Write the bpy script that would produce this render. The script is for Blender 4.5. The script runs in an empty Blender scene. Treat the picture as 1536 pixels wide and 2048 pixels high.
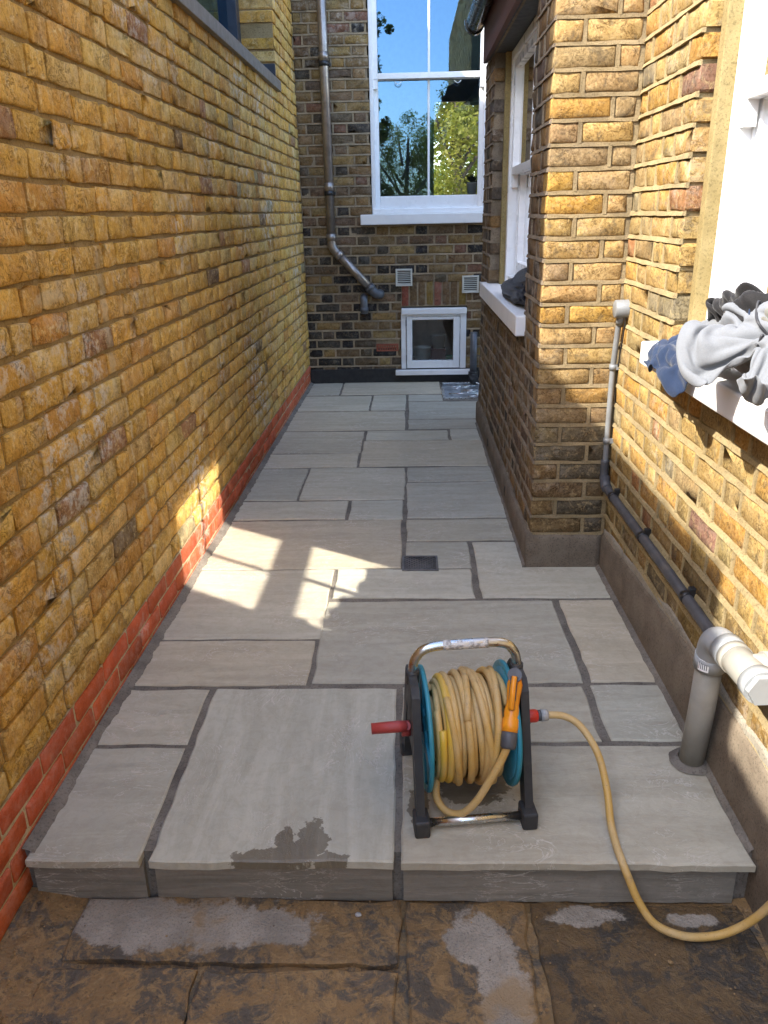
import bpy, bmesh, math, random
from mathutils import Vector, Matrix, noise
R = math.radians
rng = random.Random(7)
sc = bpy.context.scene
col = sc.collection

# ------------------------------------------------------------------ camera
CAM = Vector((0, 0, 1.5)); FPX = 1571.5
def cam_axes(p, y, r):
    p, y, r = R(p), R(y), R(r)
    f = Vector((math.sin(y)*math.cos(p), math.cos(y)*math.cos(p), -math.sin(p)))
    rt = Vector((math.cos(y), -math.sin(y), 0)); up = rt.cross(f)
    return f, rt*math.cos(r)+up*math.sin(r), up*math.cos(r)-rt*math.sin(r)
CF, CR, CU = cam_axes(20.846, -1.935, -1.198)
cd = bpy.data.cameras.new('camera'); cam = bpy.data.objects.new('camera', cd); col.objects.link(cam)
cam.matrix_world = Matrix(((CR.x, CU.x, -CF.x, CAM.x), (CR.y, CU.y, -CF.y, CAM.y), (CR.z, CU.z, -CF.z, CAM.z), (0, 0, 0, 1)))
cd.sensor_fit = 'VERTICAL'; cd.sensor_height = 24.0; cd.lens = 24.0*FPX/2048; cd.clip_start = .05; cd.clip_end = 500
sc.camera = cam
# ------------------------------------------------------------------ sky and sun
SUN_DIR = Vector((1, .65, -1.14)).normalized()
w = bpy.data.worlds.new('World'); sc.world = w; w.use_nodes = True
nt = w.node_tree; nt.nodes.clear()
sky = nt.nodes.new('ShaderNodeTexSky'); sky.sky_type = 'NISHITA'; sky.sun_disc = False
sky.sun_elevation = math.asin(-SUN_DIR.z); sky.sun_rotation = math.atan2(-SUN_DIR.x, -SUN_DIR.y)
sky.altitude = 30; sky.air_density = 1.0; sky.dust_density = 1.2; sky.ozone_density = 1.0
bg = nt.nodes.new('ShaderNodeBackground'); bg.inputs['Strength'].default_value = .15
wo = nt.nodes.new('ShaderNodeOutputWorld')
nt.links.new(sky.outputs[0], bg.inputs[0]); nt.links.new(bg.outputs[0], wo.inputs[0])
sd = bpy.data.lights.new('sun', 'SUN'); sd.energy = 2.0; sd.angle = R(.7); sd.color = (1, .95, .86)
so = bpy.data.objects.new('sun', sd); col.objects.link(so); so.rotation_euler = SUN_DIR.to_track_quat('-Z', 'Y').to_euler(); so.location = (-6, -6, 9)
sc.view_settings.view_transform = 'Standard'; sc.view_settings.look = 'None'; sc.view_settings.gamma = 1
sc.view_settings.use_curve_mapping = False; sc.view_settings.exposure = 2.62
sc.cycles.use_denoising = True; sc.cycles.blur_glossy = 0.0
sc.cycles.use_guiding = True; sc.cycles.use_surface_guiding = True; sc.cycles.use_volume_guiding = False; sc.cycles.guiding_training_samples = 128; sc.cycles.surface_guiding_probability = .7
sc.cycles.max_bounces = 10; sc.cycles.diffuse_bounces = 6; sc.cycles.transparent_max_bounces = 16
sc.cycles.caustics_reflective = True; sc.cycles.caustics_refractive = False; sc.cycles.sample_clamp_indirect = 0

# ------------------------------------------------------------------ materials
class NB:
    def __init__(s, name):
        s.m = bpy.data.materials.new(name); s.m.use_nodes = True; s.t = s.m.node_tree; s.t.nodes.clear()
        s.out = s.n('OutputMaterial'); s.b = s.n('BsdfPrincipled'); s.l(s.b.outputs[0], s.out.inputs[0])
        s._pos = None
    def n(s, k): return s.t.nodes.new('ShaderNode'+k)
    def l(s, a, b): s.t.links.new(a, b)
    def set(s, sock, v):
        if isinstance(v, bpy.types.NodeSocket): s.l(v, sock)
        elif isinstance(v, (tuple, list)) and len(v) == 3 and sock.type == 'RGBA': sock.default_value = (*v, 1)
        else: sock.default_value = v
    def pos(s):
        if s._pos is None: s._pos = s.n('NewGeometry').outputs['Position']
        return s._pos
    def obj(s): return s.n('TexCoord').outputs['Object']
    def mapv(s, v, scale=(1, 1, 1), rot=(0, 0, 0), loc=(0, 0, 0)):
        k = s.n('Mapping'); s.l(v, k.inputs[0]); k.inputs['Scale'].default_value = scale; k.inputs['Rotation'].default_value = rot; k.inputs['Location'].default_value = loc
        return k.outputs[0]
    def noise(s, scale, detail=4, rough=.55, v=None, dist=0, out=0):
        k = s.n('TexNoise'); s.l(v or s.pos(), k.inputs['Vector']); k.inputs['Scale'].default_value = scale
        k.inputs['Detail'].default_value = detail; k.inputs['Roughness'].default_value = rough; k.inputs['Distortion'].default_value = dist
        return k.outputs[out]
    def vor(s, scale, v=None, feature='F1', rnd=1):
        k = s.n('TexVoronoi'); k.feature = feature; s.l(v or s.pos(), k.inputs['Vector']); k.inputs['Scale'].default_value = scale; k.inputs['Randomness'].default_value = rnd
        return k.outputs[0]
    def ramp(s, f, a, b, ca=0., cb=1.):
        k = s.n('MapRange'); k.interpolation_type = 'SMOOTHSTEP'; s.set(k.inputs[0], f)
        for i, v in zip((1, 2, 3, 4), (a, b, ca, cb)): k.inputs[i].default_value = v
        return k.outputs[0]
    def cramp(s, f, stops):
        k = s.n('ValToRGB'); s.set(k.inputs[0], f); e = k.color_ramp.elements
        while len(e) < len(stops): e.new(.5)
        for q, (p, c) in zip(e, stops): q.position = p; q.color = (*c, 1)
        return k.outputs[0]
    def mix(s, f, a, b, blend='MIX'):
        k = s.n('Mix'); k.data_type = 'RGBA'; k.blend_type = blend; s.set(k.inputs[0], f); s.set(k.inputs[6], a); s.set(k.inputs[7], b)
        return k.outputs[2]
    def math(s, op, a, b=0., c=0.):
        k = s.n('Math'); k.operation = op; s.set(k.inputs[0], a); s.set(k.inputs[1], b); s.set(k.inputs[2], c); return k.outputs[0]
    def attr(s, name, out=0):
        k = s.n('Attribute'); k.attribute_name = name; return k.outputs[out]
    def sep(s, v):
        k = s.n('SeparateXYZ'); s.l(v, k.inputs[0]); return k.outputs
    def bump(s, h, strength=.5, dist=.003, normal=None):
        k = s.n('Bump'); s.set(k.inputs['Height'], h); k.inputs['Strength'].default_value = strength; k.inputs['Distance'].default_value = dist
        if normal is not None: s.l(normal, k.inputs['Normal'])
        return k.outputs[0]
    def fin(s, color=None, rough=.8, normal=None, metal=0., spec=None):
        if color is not None: s.set(s.b.inputs['Base Color'], color)
        s.set(s.b.inputs['Roughness'], rough); s.set(s.b.inputs['Metallic'], metal)
        if spec is not None: s.b.inputs['Specular IOR Level'].default_value = spec
        if normal is not None: s.l(normal, s.b.inputs['Normal'])
        return s.m

def streaks(b, c):
    q = b.sep(b.pos()); f = None
    for (y, z, ry, rz) in [(2.73, .46, .018, .22), (2.58, 1.16, .03, .30), (2.66, .80, .012, .20), (2.20, 1.30, .10, .022), (3.4, 1.0, .015, .2)]:
        dy = b.math('DIVIDE', b.math('SUBTRACT', b.math('ADD', q[1], b.math('MULTIPLY', b.math('SUBTRACT', b.noise(9, 3), .5), .05)), y), ry); dz = b.math('DIVIDE', b.math('SUBTRACT', q[2], z), rz)
        d = b.math('ADD', b.math('ADD', b.math('MULTIPLY', dy, dy), b.math('MULTIPLY', dz, dz)), b.math('MULTIPLY', b.math('SUBTRACT', b.noise(35, 6, .7), .5), 3.)); m_ = b.ramp(d, .2, 1.2, .55, 0); f = m_ if f is None else b.math('MAXIMUM', f, m_)
    return b.mix(f, c, (.60, .50, .32))
def brick_mat(name, soot=.35, efflo=.15, pits=.5, bump=.7, streak=False, dark=(.035, .03, .025), pale=(.6, .53, .4), palef=.55, fine=.5, crack=.5):
    b = NB(name); c = b.attr('tint')
    n1 = b.noise(13, 6, .65); c = b.mix(b.ramp(n1, .3, .7), b.mix(1, c, (.76, .70, .62), 'MULTIPLY'), c)
    nf = b.noise(110, 8, .75); c = b.mix(b.ramp(nf, .39, .53, fine, 0), c, b.mix(1, c, (.50, .45, .38), 'MULTIPLY'))
    n2 = b.noise(30, 8, .75, dist=.8); c = b.mix(b.ramp(n2, .50, .66, 0, palef), c, pale)
    n3 = b.noise(17, 9, .78, v=b.mapv(b.pos(), loc=(3.1, 8.2, 1.7)), dist=.5); c = b.mix(b.ramp(n3, .52, .63, 0, soot), c, dark)
    g4 = b.ramp(b.noise(1.7, 3, .5, v=b.mapv(b.pos(), loc=(1.1, 2.2, 5.7))), .5, .68); n4 = b.noise(21, 9, .75, v=b.mapv(b.pos(), loc=(9.1, 2.2, 5.7)))
    c = b.mix(b.math('MULTIPLY', b.ramp(n4, .46, .60, 0, efflo), b.math('ADD', b.math('MULTIPLY', g4, .85), .15)), c, (.70, .66, .57))
    nc = b.noise(26, 5, .6, dist=1.5, v=b.mapv(b.pos(), loc=(7.7, 1.2, 3.3))); ln = b.ramp(b.math('ABSOLUTE', b.math('SUBTRACT', nc, .5)), 0, .030, 1, 0); ln = b.math('MULTIPLY', ln, b.ramp(b.noise(12, 3), .42, .56))
    c = b.mix(b.math('MULTIPLY', ln, crack), c, b.mix(1, c, (.28, .24, .2), 'MULTIPLY'))
    v = b.vor(190); pit = b.ramp(v, .12, .30, 1, 0); gate = b.ramp(b.noise(30, 3), .46, .58); pit = b.math('MULTIPLY', pit, gate)
    c = b.mix(b.math('MULTIPLY', pit, pits), c, dark)
    if streak: c = streaks(b, c)
    h = b.math('ADD', b.noise(60, 9, .75), b.math('MULTIPLY', pit, -.5)); h = b.math('ADD', h, b.math('MULTIPLY', ln, -.35))
    h = b.math('ADD', h, b.math('MULTIPLY', b.noise(24, 5), .35))
    return b.fin(c, .93, b.bump(h, bump, .009), spec=.2)

def mortar_mat(name, c1, c2, bump=.6, stain=0.):
    b = NB(name); c = b.mix(b.ramp(b.noise(9, 6, .65), .3, .7), c1, c2)
    c = b.mix(b.ramp(b.noise(130, 6, .75), .50, .64, 0, .65), c, tuple(x*.42 for x in c1)); c = b.mix(b.ramp(b.noise(210, 4, .7), .60, .70, 0, .5), c, tuple(min(1, x*1.5) for x in c2))
    if stain: c = b.mix(b.ramp(b.noise(3.3, 7, .7), .45, .65, 0, stain), c, (.06, .05, .045))
    h = b.math('ADD', b.noise(240, 4, .7), b.noise(40, 5, .6))
    return b.fin(c, .95, b.bump(h, bump, .004), spec=.2)

def plain(name, c, rough=.5, metal=0., bump=0., bs=60, var=.12, spec=None, dirt=0., dirtc=(.12, .1, .08)):
    b = NB(name); n = b.noise(bs*.25, 5, .6)
    cc = b.mix(b.ramp(n, .3, .7), tuple(x*(1-var) for x in c), tuple(min(1, x*(1+var*.5)) for x in c))
    if dirt: cc = b.mix(b.ramp(b.noise(11, 8, .72), .5, .72, 0, dirt), cc, dirtc)
    nm = b.bump(b.noise(bs, 5, .6), bump, .003) if bump else None
    rr = b.ramp(b.noise(bs*.4, 4), .3, .7, max(0, rough-.08), min(1, rough+.08))
    return b.fin(cc, rr, nm, metal, spec)

M = {}
M['brick_yellow'] = brick_mat('yellow stock brick', soot=.22, efflo=.75, pits=.25, bump=.9, dark=(.20, .11, .04), pale=(.80, .60, .26), palef=.75, fine=.5, crack=.5, streak=True)
M['brick_red'] = brick_mat('red engineering brick', soot=.10, efflo=.55, pits=.05, bump=.3, dark=(.20, .04, .02), pale=(.52, .20, .12), palef=.35, fine=.3, crack=.1)
M['brick_right'] = brick_mat('weathered yellow brick', soot=.55, efflo=.2, pits=.75, bump=.5, dark=(.09, .075, .055), pale=(.54, .41, .19), palef=.5, fine=.75, crack=.75)
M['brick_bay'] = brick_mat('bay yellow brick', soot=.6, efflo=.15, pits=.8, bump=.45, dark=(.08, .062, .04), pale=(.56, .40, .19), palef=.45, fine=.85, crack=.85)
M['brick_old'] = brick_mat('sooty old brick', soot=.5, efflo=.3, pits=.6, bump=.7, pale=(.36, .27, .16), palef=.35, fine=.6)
M['mortar_left'] = mortar_mat('brown mortar', (.27, .195, .09), (.36, .27, .14))
M['mortar_right'] = mortar_mat('buff mortar', (.30, .225, .11), (.39, .30, .155), .8, .25)
M['mortar_bay'] = mortar_mat('buff grey mortar', (.25, .185, .095), (.33, .25, .14), .7, .3)
M['mortar_back'] = mortar_mat('dull mortar', (.27, .205, .125), (.36, .28, .18), .4, .45)
M['mortar_old'] = mortar_mat('old brown mortar', (.20, .155, .105), (.28, .22, .15), .5, .4)
M['render'] = mortar_mat('brown cement render', (.135, .105, .075), (.20, .16, .115), .6)
M['render_pale'] = mortar_mat('pale cement', (.26, .23, .18), (.36, .32, .25), .8, .4)
M['render_black'] = plain('black painted render', (.022, .021, .02), .75, bump=.3, var=.3)
M['olive'] = mortar_mat('olive cement fillet', (.24, .18, .075), (.31, .24, .11), .4)
M['white_paint'] = plain('white gloss paint', (.80, .80, .79), .32, bump=.05, bs=30, var=.03, dirt=.05)
M['white_sill'] = plain('white painted sill', (.80, .79, .77), .45, bump=.12, bs=40, var=.04, dirt=.10, dirtc=(.45, .42, .36))
M['grey_metal'] = plain('grey sill metal', (.19, .165, .135), .5, .1, var=.1)
M['dark_frame'] = plain('anthracite frame', (.028, .034, .048), .4, var=.1)
M['cast_pipe'] = plain('weathered steel downpipe', (.34, .30, .27), .36, .75, bump=.1, bs=50, var=.22, dirt=.35, dirtc=(.16, .12, .09))
M['dark_pipe'] = plain('dark grey pipe', (.10, .105, .115), .45, .2, var=.2, dirt=.3)
M['black_plastic'] = plain('black plastic', (.018, .018, .019), .38, var=.2, dirt=.15)
M['gutter'] = plain('black gutter', (.010, .010, .011), .22, var=.1)
M['fascia'] = None
b = NB('stained cedar fascia'); v = b.mapv(b.pos(), (40, 40, 2.5)); c = b.mix(b.noise(1, 5, v=v), (.05, .014, .006), (.13, .04, .018)); M['fascia'] = b.fin(c, .6, b.bump(b.noise(1, 4, v=v), .4, .003))
M['soffit'] = plain('grey soffit', (.055, .057, .055), .7, var=.15)
M['vent'] = plain('cream vent plastic', (.56, .55, .48), .45, var=.06, dirt=.2)
M['terracotta'] = plain('terracotta', (.26, .075, .04), .85, bump=.3, var=.2)
M['void'] = plain('dark void', (.012, .011, .010), .9)
M['conduit'] = plain('galvanised grey plastic', (.19, .195, .195), .45, bump=.05, var=.14, dirt=.3)
M['waste'] = plain('dark waste pipe', (.07, .07, .075), .5, var=.2, dirt=.4, dirtc=(.16, .13, .1))
M['soil_grey'] = plain('grey pvc', (.30, .31, .31), .38, var=.05, dirt=.12)
M['soil_beige'] = plain('dusty grey pvc', (.29, .275, .235), .5, bump=.05, var=.12, dirt=.4, dirtc=(.28, .22, .15))
M['label_white'] = plain('white sticker', (.82, .82, .80), .5, var=.02)
M['label_ink'] = plain('sticker ink', (.12, .12, .13), .6)
M['room'] = plain('dim room plaster', (.16, .15, .14), .9)
M['steel'] = plain('brushed steel', (.62, .62, .60), .28, 1., bump=.06, bs=80, var=.15, dirt=.12)
M['reel_black'] = plain('dusty black plastic', (.026, .026, .027), .55, bump=.08, var=.25, dirt=.4, dirtc=(.10, .085, .065))
M['teal'] = plain('teal plastic', (.025, .22, .30), .42, var=.15, dirt=.25, dirtc=(.16, .2, .19))
M['orange'] = plain('orange plastic', (.78, .28, .012), .38, var=.1, dirt=.1)
M['red_plastic'] = plain('faded red plastic', (.42, .055, .045), .5, var=.15, dirt=.2, dirtc=(.3, .12, .1))
M['red_bright'] = plain('red plastic', (.62, .035, .02), .35, var=.08)
M['dark_grey_plastic'] = plain('dark grey plastic', (.075, .075, .08), .5, var=.2, dirt=.2)
M['grey_plastic'] = plain('pale grey plastic', (.36, .35, .33), .5, var=.1)
b = NB('dirty yellow hose'); n = b.noise(7, 4, .6); c = b.mix(b.ramp(n, .35, .65), (.50, .30, .075), (.52, .36, .16))
c = b.mix(b.ramp(b.noise(24, 7, .75), .52, .74, 0, .65), c, (.22, .15, .08)); c = b.mix(b.ramp(b.noise(300, 3), .60, .72, 0, .55), c, (.12, .09, .055))
M['hose'] = b.fin(c, .55, b.bump(b.noise(250, 3), .2, .001))
def hose_clean():
    b = NB('yellow hose'); c = b.mix(b.ramp(b.noise(9, 5), .35, .65), (.62, .38, .035), (.55, .36, .09)); return b.fin(c, .45)
M['hose_clean'] = hose_clean()

def glass_mat(name, refl=.3, tint=(.93, .96, .95), refl_tint=(1, 1, 1)):
    b = NB(name); b.t.nodes.remove(b.b)
    t = b.n('BsdfTransparent'); t.inputs[0].default_value = (*tint, 1); g = b.n('BsdfGlossy'); g.inputs['Roughness'].default_value = 0.0; g.inputs[0].default_value = (*refl_tint, 1)
    fr = b.n('Fresnel'); fr.inputs[0].default_value = 1.5
    f = b.math('MINIMUM', b.math('ADD', b.math('MULTIPLY', fr.outputs[0], 1.), refl), 1.)
    x = b.n('MixShader'); b.l(f, x.inputs[0]); b.l(t.outputs[0], x.inputs[1]); b.l(g.outputs[0], x.inputs[2]); b.l(x.outputs[0], b.out.inputs[0]); return b.m
M['glass'] = glass_mat('window glass', .14, refl_tint=(.34, .62, .98))  # blue put into the reflection colour to deepen the mirrored sky
M['glass_clear'] = glass_mat('clear window glass', .72)
M['glass_dim'] = glass_mat('shaded window glass', .06)
M['glass_small'] = glass_mat('small window glass', .06)

def stone_mat(name, c1, c2, c3, wet=False):
    b = NB(name); t = b.attr('tint'); p = b.attr('grain')
    v = b.mapv(p, (2.2, 13, 6)); n = b.noise(1, 7, .62, v=v, dist=.8)
    c = b.mix(b.ramp(n, .35, .68), c1, c2)
    c = b.mix(b.ramp(b.noise(1, 6, .65, v=b.mapv(p, (1.4, 4, 3), loc=(4, 1, 0)), dist=.5), .45, .75, 0, .6), c, c3)
    c = b.mix(1, c, t, 'MULTIPLY')
    c = b.mix(b.ramp(b.noise(28, 9, .78, dist=.6), .40, .56, .30, 0), c, b.mix(1, c, (.72, .69, .65), 'MULTIPLY'))
    ve = b.noise(1, 6, .6, v=b.mapv(p, (5, 9, 5), loc=(1, 7, 3)), dist=2.4); line = b.math('ABSOLUTE', b.math('SUBTRACT', ve, .5)); line = b.ramp(line, 0, .016, 1, 0)
    line = b.math('MULTIPLY', line, b.ramp(b.noise(3.5, 3), .48, .62))
    c = b.mix(b.math('MULTIPLY', line, .55), c, (.72, .66, .57))
    c = b.mix(b.ramp(b.noise(90, 4, .7), .64, .72, 0, .3), c, (.24, .21, .18))
    c = b.mix(b.ramp(b.noise(2.6, 7, .7, dist=.8), .52, .72, 0, .35), c, (.33, .285, .23))
    h = b.math('ADD', b.math('MULTIPLY', b.noise(1, 6, .6, v=b.mapv(p, (5, 14, 8)), dist=1.2), 1.), b.math('MULTIPLY', line, .25))
    h = b.math('ADD', h, b.math('MULTIPLY', b.noise(150, 4, .6), .10))
    return b, c, h
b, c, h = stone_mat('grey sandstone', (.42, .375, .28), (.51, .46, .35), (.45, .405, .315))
# wet splash on the front slabs, spilt water
px = b.sep(b.pos())
def blob(b, px, cx, cy, rx, ry, jag=.35, sc_=22):
    dx = b.math('DIVIDE', b.math('SUBTRACT', px[0], cx), rx); dy = b.math('DIVIDE', b.math('SUBTRACT', px[1], cy), ry)
    d = b.math('SQRT', b.math('ADD', b.math('MULTIPLY', dx, dx), b.math('MULTIPLY', dy, dy)))
    d = b.math('ADD', d, b.math('MULTIPLY', b.math('SUBTRACT', b.noise(sc_, 5, .6), .5), jag*4))
    return d
wet = None
for q in [(-.37, 1.515, .085, .034), (-.325, 1.575, .028, .055), (-.255, 1.575, .042, .075), (-.29, 1.535, .075, .04), (-.20, 1.515, .05, .022), (.17, 1.78, .11, .075), (.02, 1.70, .03, .10)]:
    m_ = b.ramp(b.math('ADD', blob(b, px, *q, jag=.42, sc_=30), b.math('MULTIPLY', b.math('SUBTRACT', b.noise(160, 5, .7), .5), .3)), .88, .97, 1, 0)
    wet = m_ if wet is None else b.math('MAXIMUM', wet, m_)
c = b.mix(wet, c, b.mix(1, c, (.42, .38, .33), 'MULTIPLY'))
M['sandstone'] = b.fin(c, b.math('SUBTRACT', .72, b.math('MULTIPLY', wet, .42)), b.bump(h, .55, .008), spec=.35)
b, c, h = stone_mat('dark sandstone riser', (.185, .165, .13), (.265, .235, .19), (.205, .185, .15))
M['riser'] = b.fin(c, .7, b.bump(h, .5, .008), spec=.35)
M['joint'] = mortar_mat('dark joint mortar', (.15, .13, .105), (.24, .21, .17), .8, .35)
# old muddy flags and mud
def mud_mat(name, dry):
    b = NB(name); px = b.sep(b.pos()); t = b.attr('tint')
    n = b.noise(7, 10, .74, dist=.9); c = b.mix(b.ramp(n, .44, .55), (.10, .08, .058), (.24, .145, .06))
    n2 = b.noise(26, 10, .78, dist=1.0); c = b.mix(b.ramp(n2, .49, .57, 0, .75), c, (.33, .205, .085))
    c = b.mix(1, c, t, 'MULTIPLY')
    c = b.mix(b.ramp(b.noise(220, 4, .7), .6, .72, 0, .5), c, (.24, .19, .13)); c = b.mix(b.ramp(b.noise(70, 8, .8), .54, .64, 0, .7), c, (.035, .03, .024))
    d = None
    for q in dry:
        m_ = b.ramp(b.math('ADD', blob(b, px, *q, jag=.5, sc_=13), b.math('MULTIPLY', b.math('SUBTRACT', b.noise(130, 6, .75), .5), .5)), .80, 1.04, 1, 0); d = m_ if d is None else b.math('MAXIMUM', d, m_)
    dryc = b.mix(b.ramp(b.noise(8, 6, .6), .3, .7), (.27, .23, .18), (.40, .345, .275)); dryc = b.mix(b.ramp(b.noise(170, 4, .75), .5, .68, 0, .7), dryc, (.13, .115, .10))
    dryc = b.mix(b.ramp(b.noise(5, 5, .6, v=b.mapv(b.pos(), loc=(2, 3, 1))), .55, .66, 0, .8), dryc, (.30, .20, .10))
    c = b.mix(d, c, dryc)
    h = b.math('ADD', b.noise(18, 7, .65, dist=1), b.math('MULTIPLY', b.noise(140, 5, .7), .35))
    rr = b.math('ADD', b.ramp(b.noise(10, 5), .35, .7, .38, .72), b.math('MULTIPLY', d, .3))
    return b.fin(c, rr, b.bump(h, 1., .010), spec=.45)
M['flag'] = mud_mat('muddy flagstone', [(-.62, 1.455, .30, .085), (-.40, 1.44, .18, .06), (.16, 1.41, .075, .09), (.20, 1.30, .06, .16), (.42, 1.485, .10, .032), (.69, 1.475, .06, .025)])
M['mud'] = mud_mat('wet mud', [(-1.3, .2, .1, .1)])

# ------------------------------------------------------------------ mesh helpers
class MB:
    def __init__(s): s.v = []; s.f = []; s.sm = []; s.tint = []; s.cur = (1, 1, 1)
    def add(s, vs, fs, smooth=False):
        o = len(s.v); s.v += [tuple(p) for p in vs]; s.tint += [s.cur]*len(vs)
        for i, f in enumerate(fs): s.f.append(tuple(k+o for k in f)); s.sm.append(smooth if isinstance(smooth, bool) else smooth[i])
        return s
    def box(s, a, b, bev=0., fn=None):
        x0, y0, z0 = a; x1, y1, z1 = b
        if bev <= 0:
            vs = [(x0, y0, z0), (x1, y0, z0), (x1, y1, z0), (x0, y1, z0), (x0, y0, z1), (x1, y0, z1), (x1, y1, z1), (x0, y1, z1)]
            fs = [(0, 3, 2, 1), (4, 5, 6, 7), (0, 1, 5, 4), (1, 2, 6, 5), (2, 3, 7, 6), (3, 0, 4, 7)]
        else:
            bm = bmesh.new(); bmesh.ops.create_cube(bm, size=1)
            for v in bm.verts: v.co = Vector((x0+(v.co.x+.5)*(x1-x0), y0+(v.co.y+.5)*(y1-y0), z0+(v.co.z+.5)*(z1-z0)))
            bmesh.ops.bevel(bm, geom=bm.edges[:], offset=min(bev, .45*min(abs(x1-x0), abs(y1-y0), abs(z1-z0))), segments=2, profile=.5, affect='EDGES')
            bm.verts.index_update(); vs = [tuple(v.co) for v in bm.verts]; fs = [tuple(v.index for v in f.verts) for f in bm.faces]; bm.free()
        if fn: vs = [fn(*p) for p in vs]
        return s.add(vs, fs)
    def tube(s, pts, r, n=12, caps=True, flat=None, smooth=True):
        pts = [Vector(p) for p in pts]; rr = r if isinstance(r, (list, tuple)) else [r]*len(pts)
        vs = []; fs = []; t0 = (pts[1]-pts[0]).normalized(); up = Vector((0, 0, 1)) if abs(t0.z) < .9 else Vector((0, 1, 0)); a = t0.cross(up).normalized()
        for i, p in enumerate(pts):
            t = (pts[min(i+1, len(pts)-1)]-pts[max(i-1, 0)]).normalized(); a = (a-t*a.dot(t)).normalized(); bb = t.cross(a)
            for k in range(n):
                an = 2*math.pi*k/n; vs.append(p+(a*math.cos(an)+bb*math.sin(an))*rr[i])
        for i in range(len(pts)-1):
            for k in range(n): fs.append((i*n+k, i*n+(k+1) % n, (i+1)*n+(k+1) % n, (i+1)*n+k))
        sm = [smooth]*len(fs)
        if caps: fs += [tuple(range(n-1, -1, -1)), tuple(range((len(pts)-1)*n, len(pts)*n))]; sm += [False, False]
        return s.add(vs, fs, sm)
    def lathe(s, prof, origin, axis, n=32, smooth=True):
        axis = Vector(axis).normalized(); up = Vector((0, 0, 1)) if abs(axis.z) < .9 else Vector((0, 1, 0)); a = axis.cross(up).normalized(); bb = axis.cross(a); o = Vector(origin)
        vs = []; fs = []
        for (r, h) in prof:
            for k in range(n):
                an = 2*math.pi*k/n; vs.append(o+axis*h+(a*math.cos(an)+bb*math.sin(an))*r)
        for i in range(len(prof)-1):
            for k in range(n): fs.append((i*n+k, i*n+(k+1) % n, (i+1)*n+(k+1) % n, (i+1)*n+k))
        return s.add(vs, fs, smooth)
    def prism(s, poly, fn, h0, h1):
        n = len(poly); vs = [fn(p[0], p[1], h0) for p in poly]+[fn(p[0], p[1], h1) for p in poly]
        fs = [tuple(range(n-1, -1, -1)), tuple(range(n, 2*n))]+[(i, (i+1) % n, n+(i+1) % n, n+i) for i in range(n)]
        return s.add(vs, fs)
    def build(s, name, m, parent=None, tint=False, fix=True, autosmooth=None):
        me = bpy.data.meshes.new(name); me.from_pydata(s.v, [], s.f)
        me.polygons.foreach_set('use_smooth', s.sm)
        if tint:
            at = me.attributes.new('tint', 'FLOAT_COLOR', 'POINT'); at.data.foreach_set('color', [x for t in s.tint for x in (*t, 1)])
        if m: me.materials.append(m)
        if fix:
            bm = bmesh.new(); bm.from_mesh(me); bmesh.ops.recalc_face_normals(bm, faces=bm.faces); bm.to_mesh(me); bm.free()
        o = bpy.data.objects.new(name, me); col.objects.link(o)
        if parent: o.parent = parent; o.matrix_parent_inverse = Matrix.Identity(4); o.location = (0, 0, 0); localise(o, parent)
        return o
def localise(o, parent):
    # vertices are given in world space; move them into the parent's space (parents are unrotated Empties at the thing's base)
    p = world_loc(parent)
    if p.length > 0:
        o.data.transform(Matrix.Translation(-p))
def world_loc(o):
    v = Vector((0, 0, 0))
    while o: v += o.location; o = o.parent
    return v
def tag(o, label=None, cat=None, group=None, kind=None):
    if label: o['label'] = label
    if cat: o['category'] = cat
    if group: o['group'] = group
    if kind or (label and cat): o['kind'] = kind or 'thing'
    return o
def empty(name, loc, label=None, cat=None, group=None, kind=None):
    o = bpy.data.objects.new(name, None); col.objects.link(o); o.location = loc; o.empty_display_size = .1
    return tag(o, label, cat, group, kind)
def cr(pts, n=8):
    P = [Vector(p) for p in pts]; out = []
    for i in range(len(P)-1):
        a, b, c, d = P[max(i-1, 0)], P[i], P[i+1], P[min(i+2, len(P)-1)]
        for k in range(n):
            t = k/n; out.append(.5*((2*b)+(c-a)*t+(2*a-5*b+4*c-d)*t*t+(3*b-a-3*c+d)*t**3))
    return out+[P[-1]]
def project(p):
    d = Vector(p)-CAM; z = d.dot(CF)
    if z < .05: return None
    return (768+FPX*d.dot(CR)/z, 1024-FPX*d.dot(CU)/z)
def px_area(pts):
    q = [project(p) for p in pts]
    if any(k is None for k in q): return 0
    if max(k[0] for k in q) < 0 or min(k[0] for k in q) > 1536 or max(k[1] for k in q) < 0 or min(k[1] for k in q) > 2048: return 0
    return abs(sum(q[i][0]*q[(i+1) % 4][1]-q[(i+1) % 4][0]*q[i][1] for i in range(4)))/2

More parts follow.
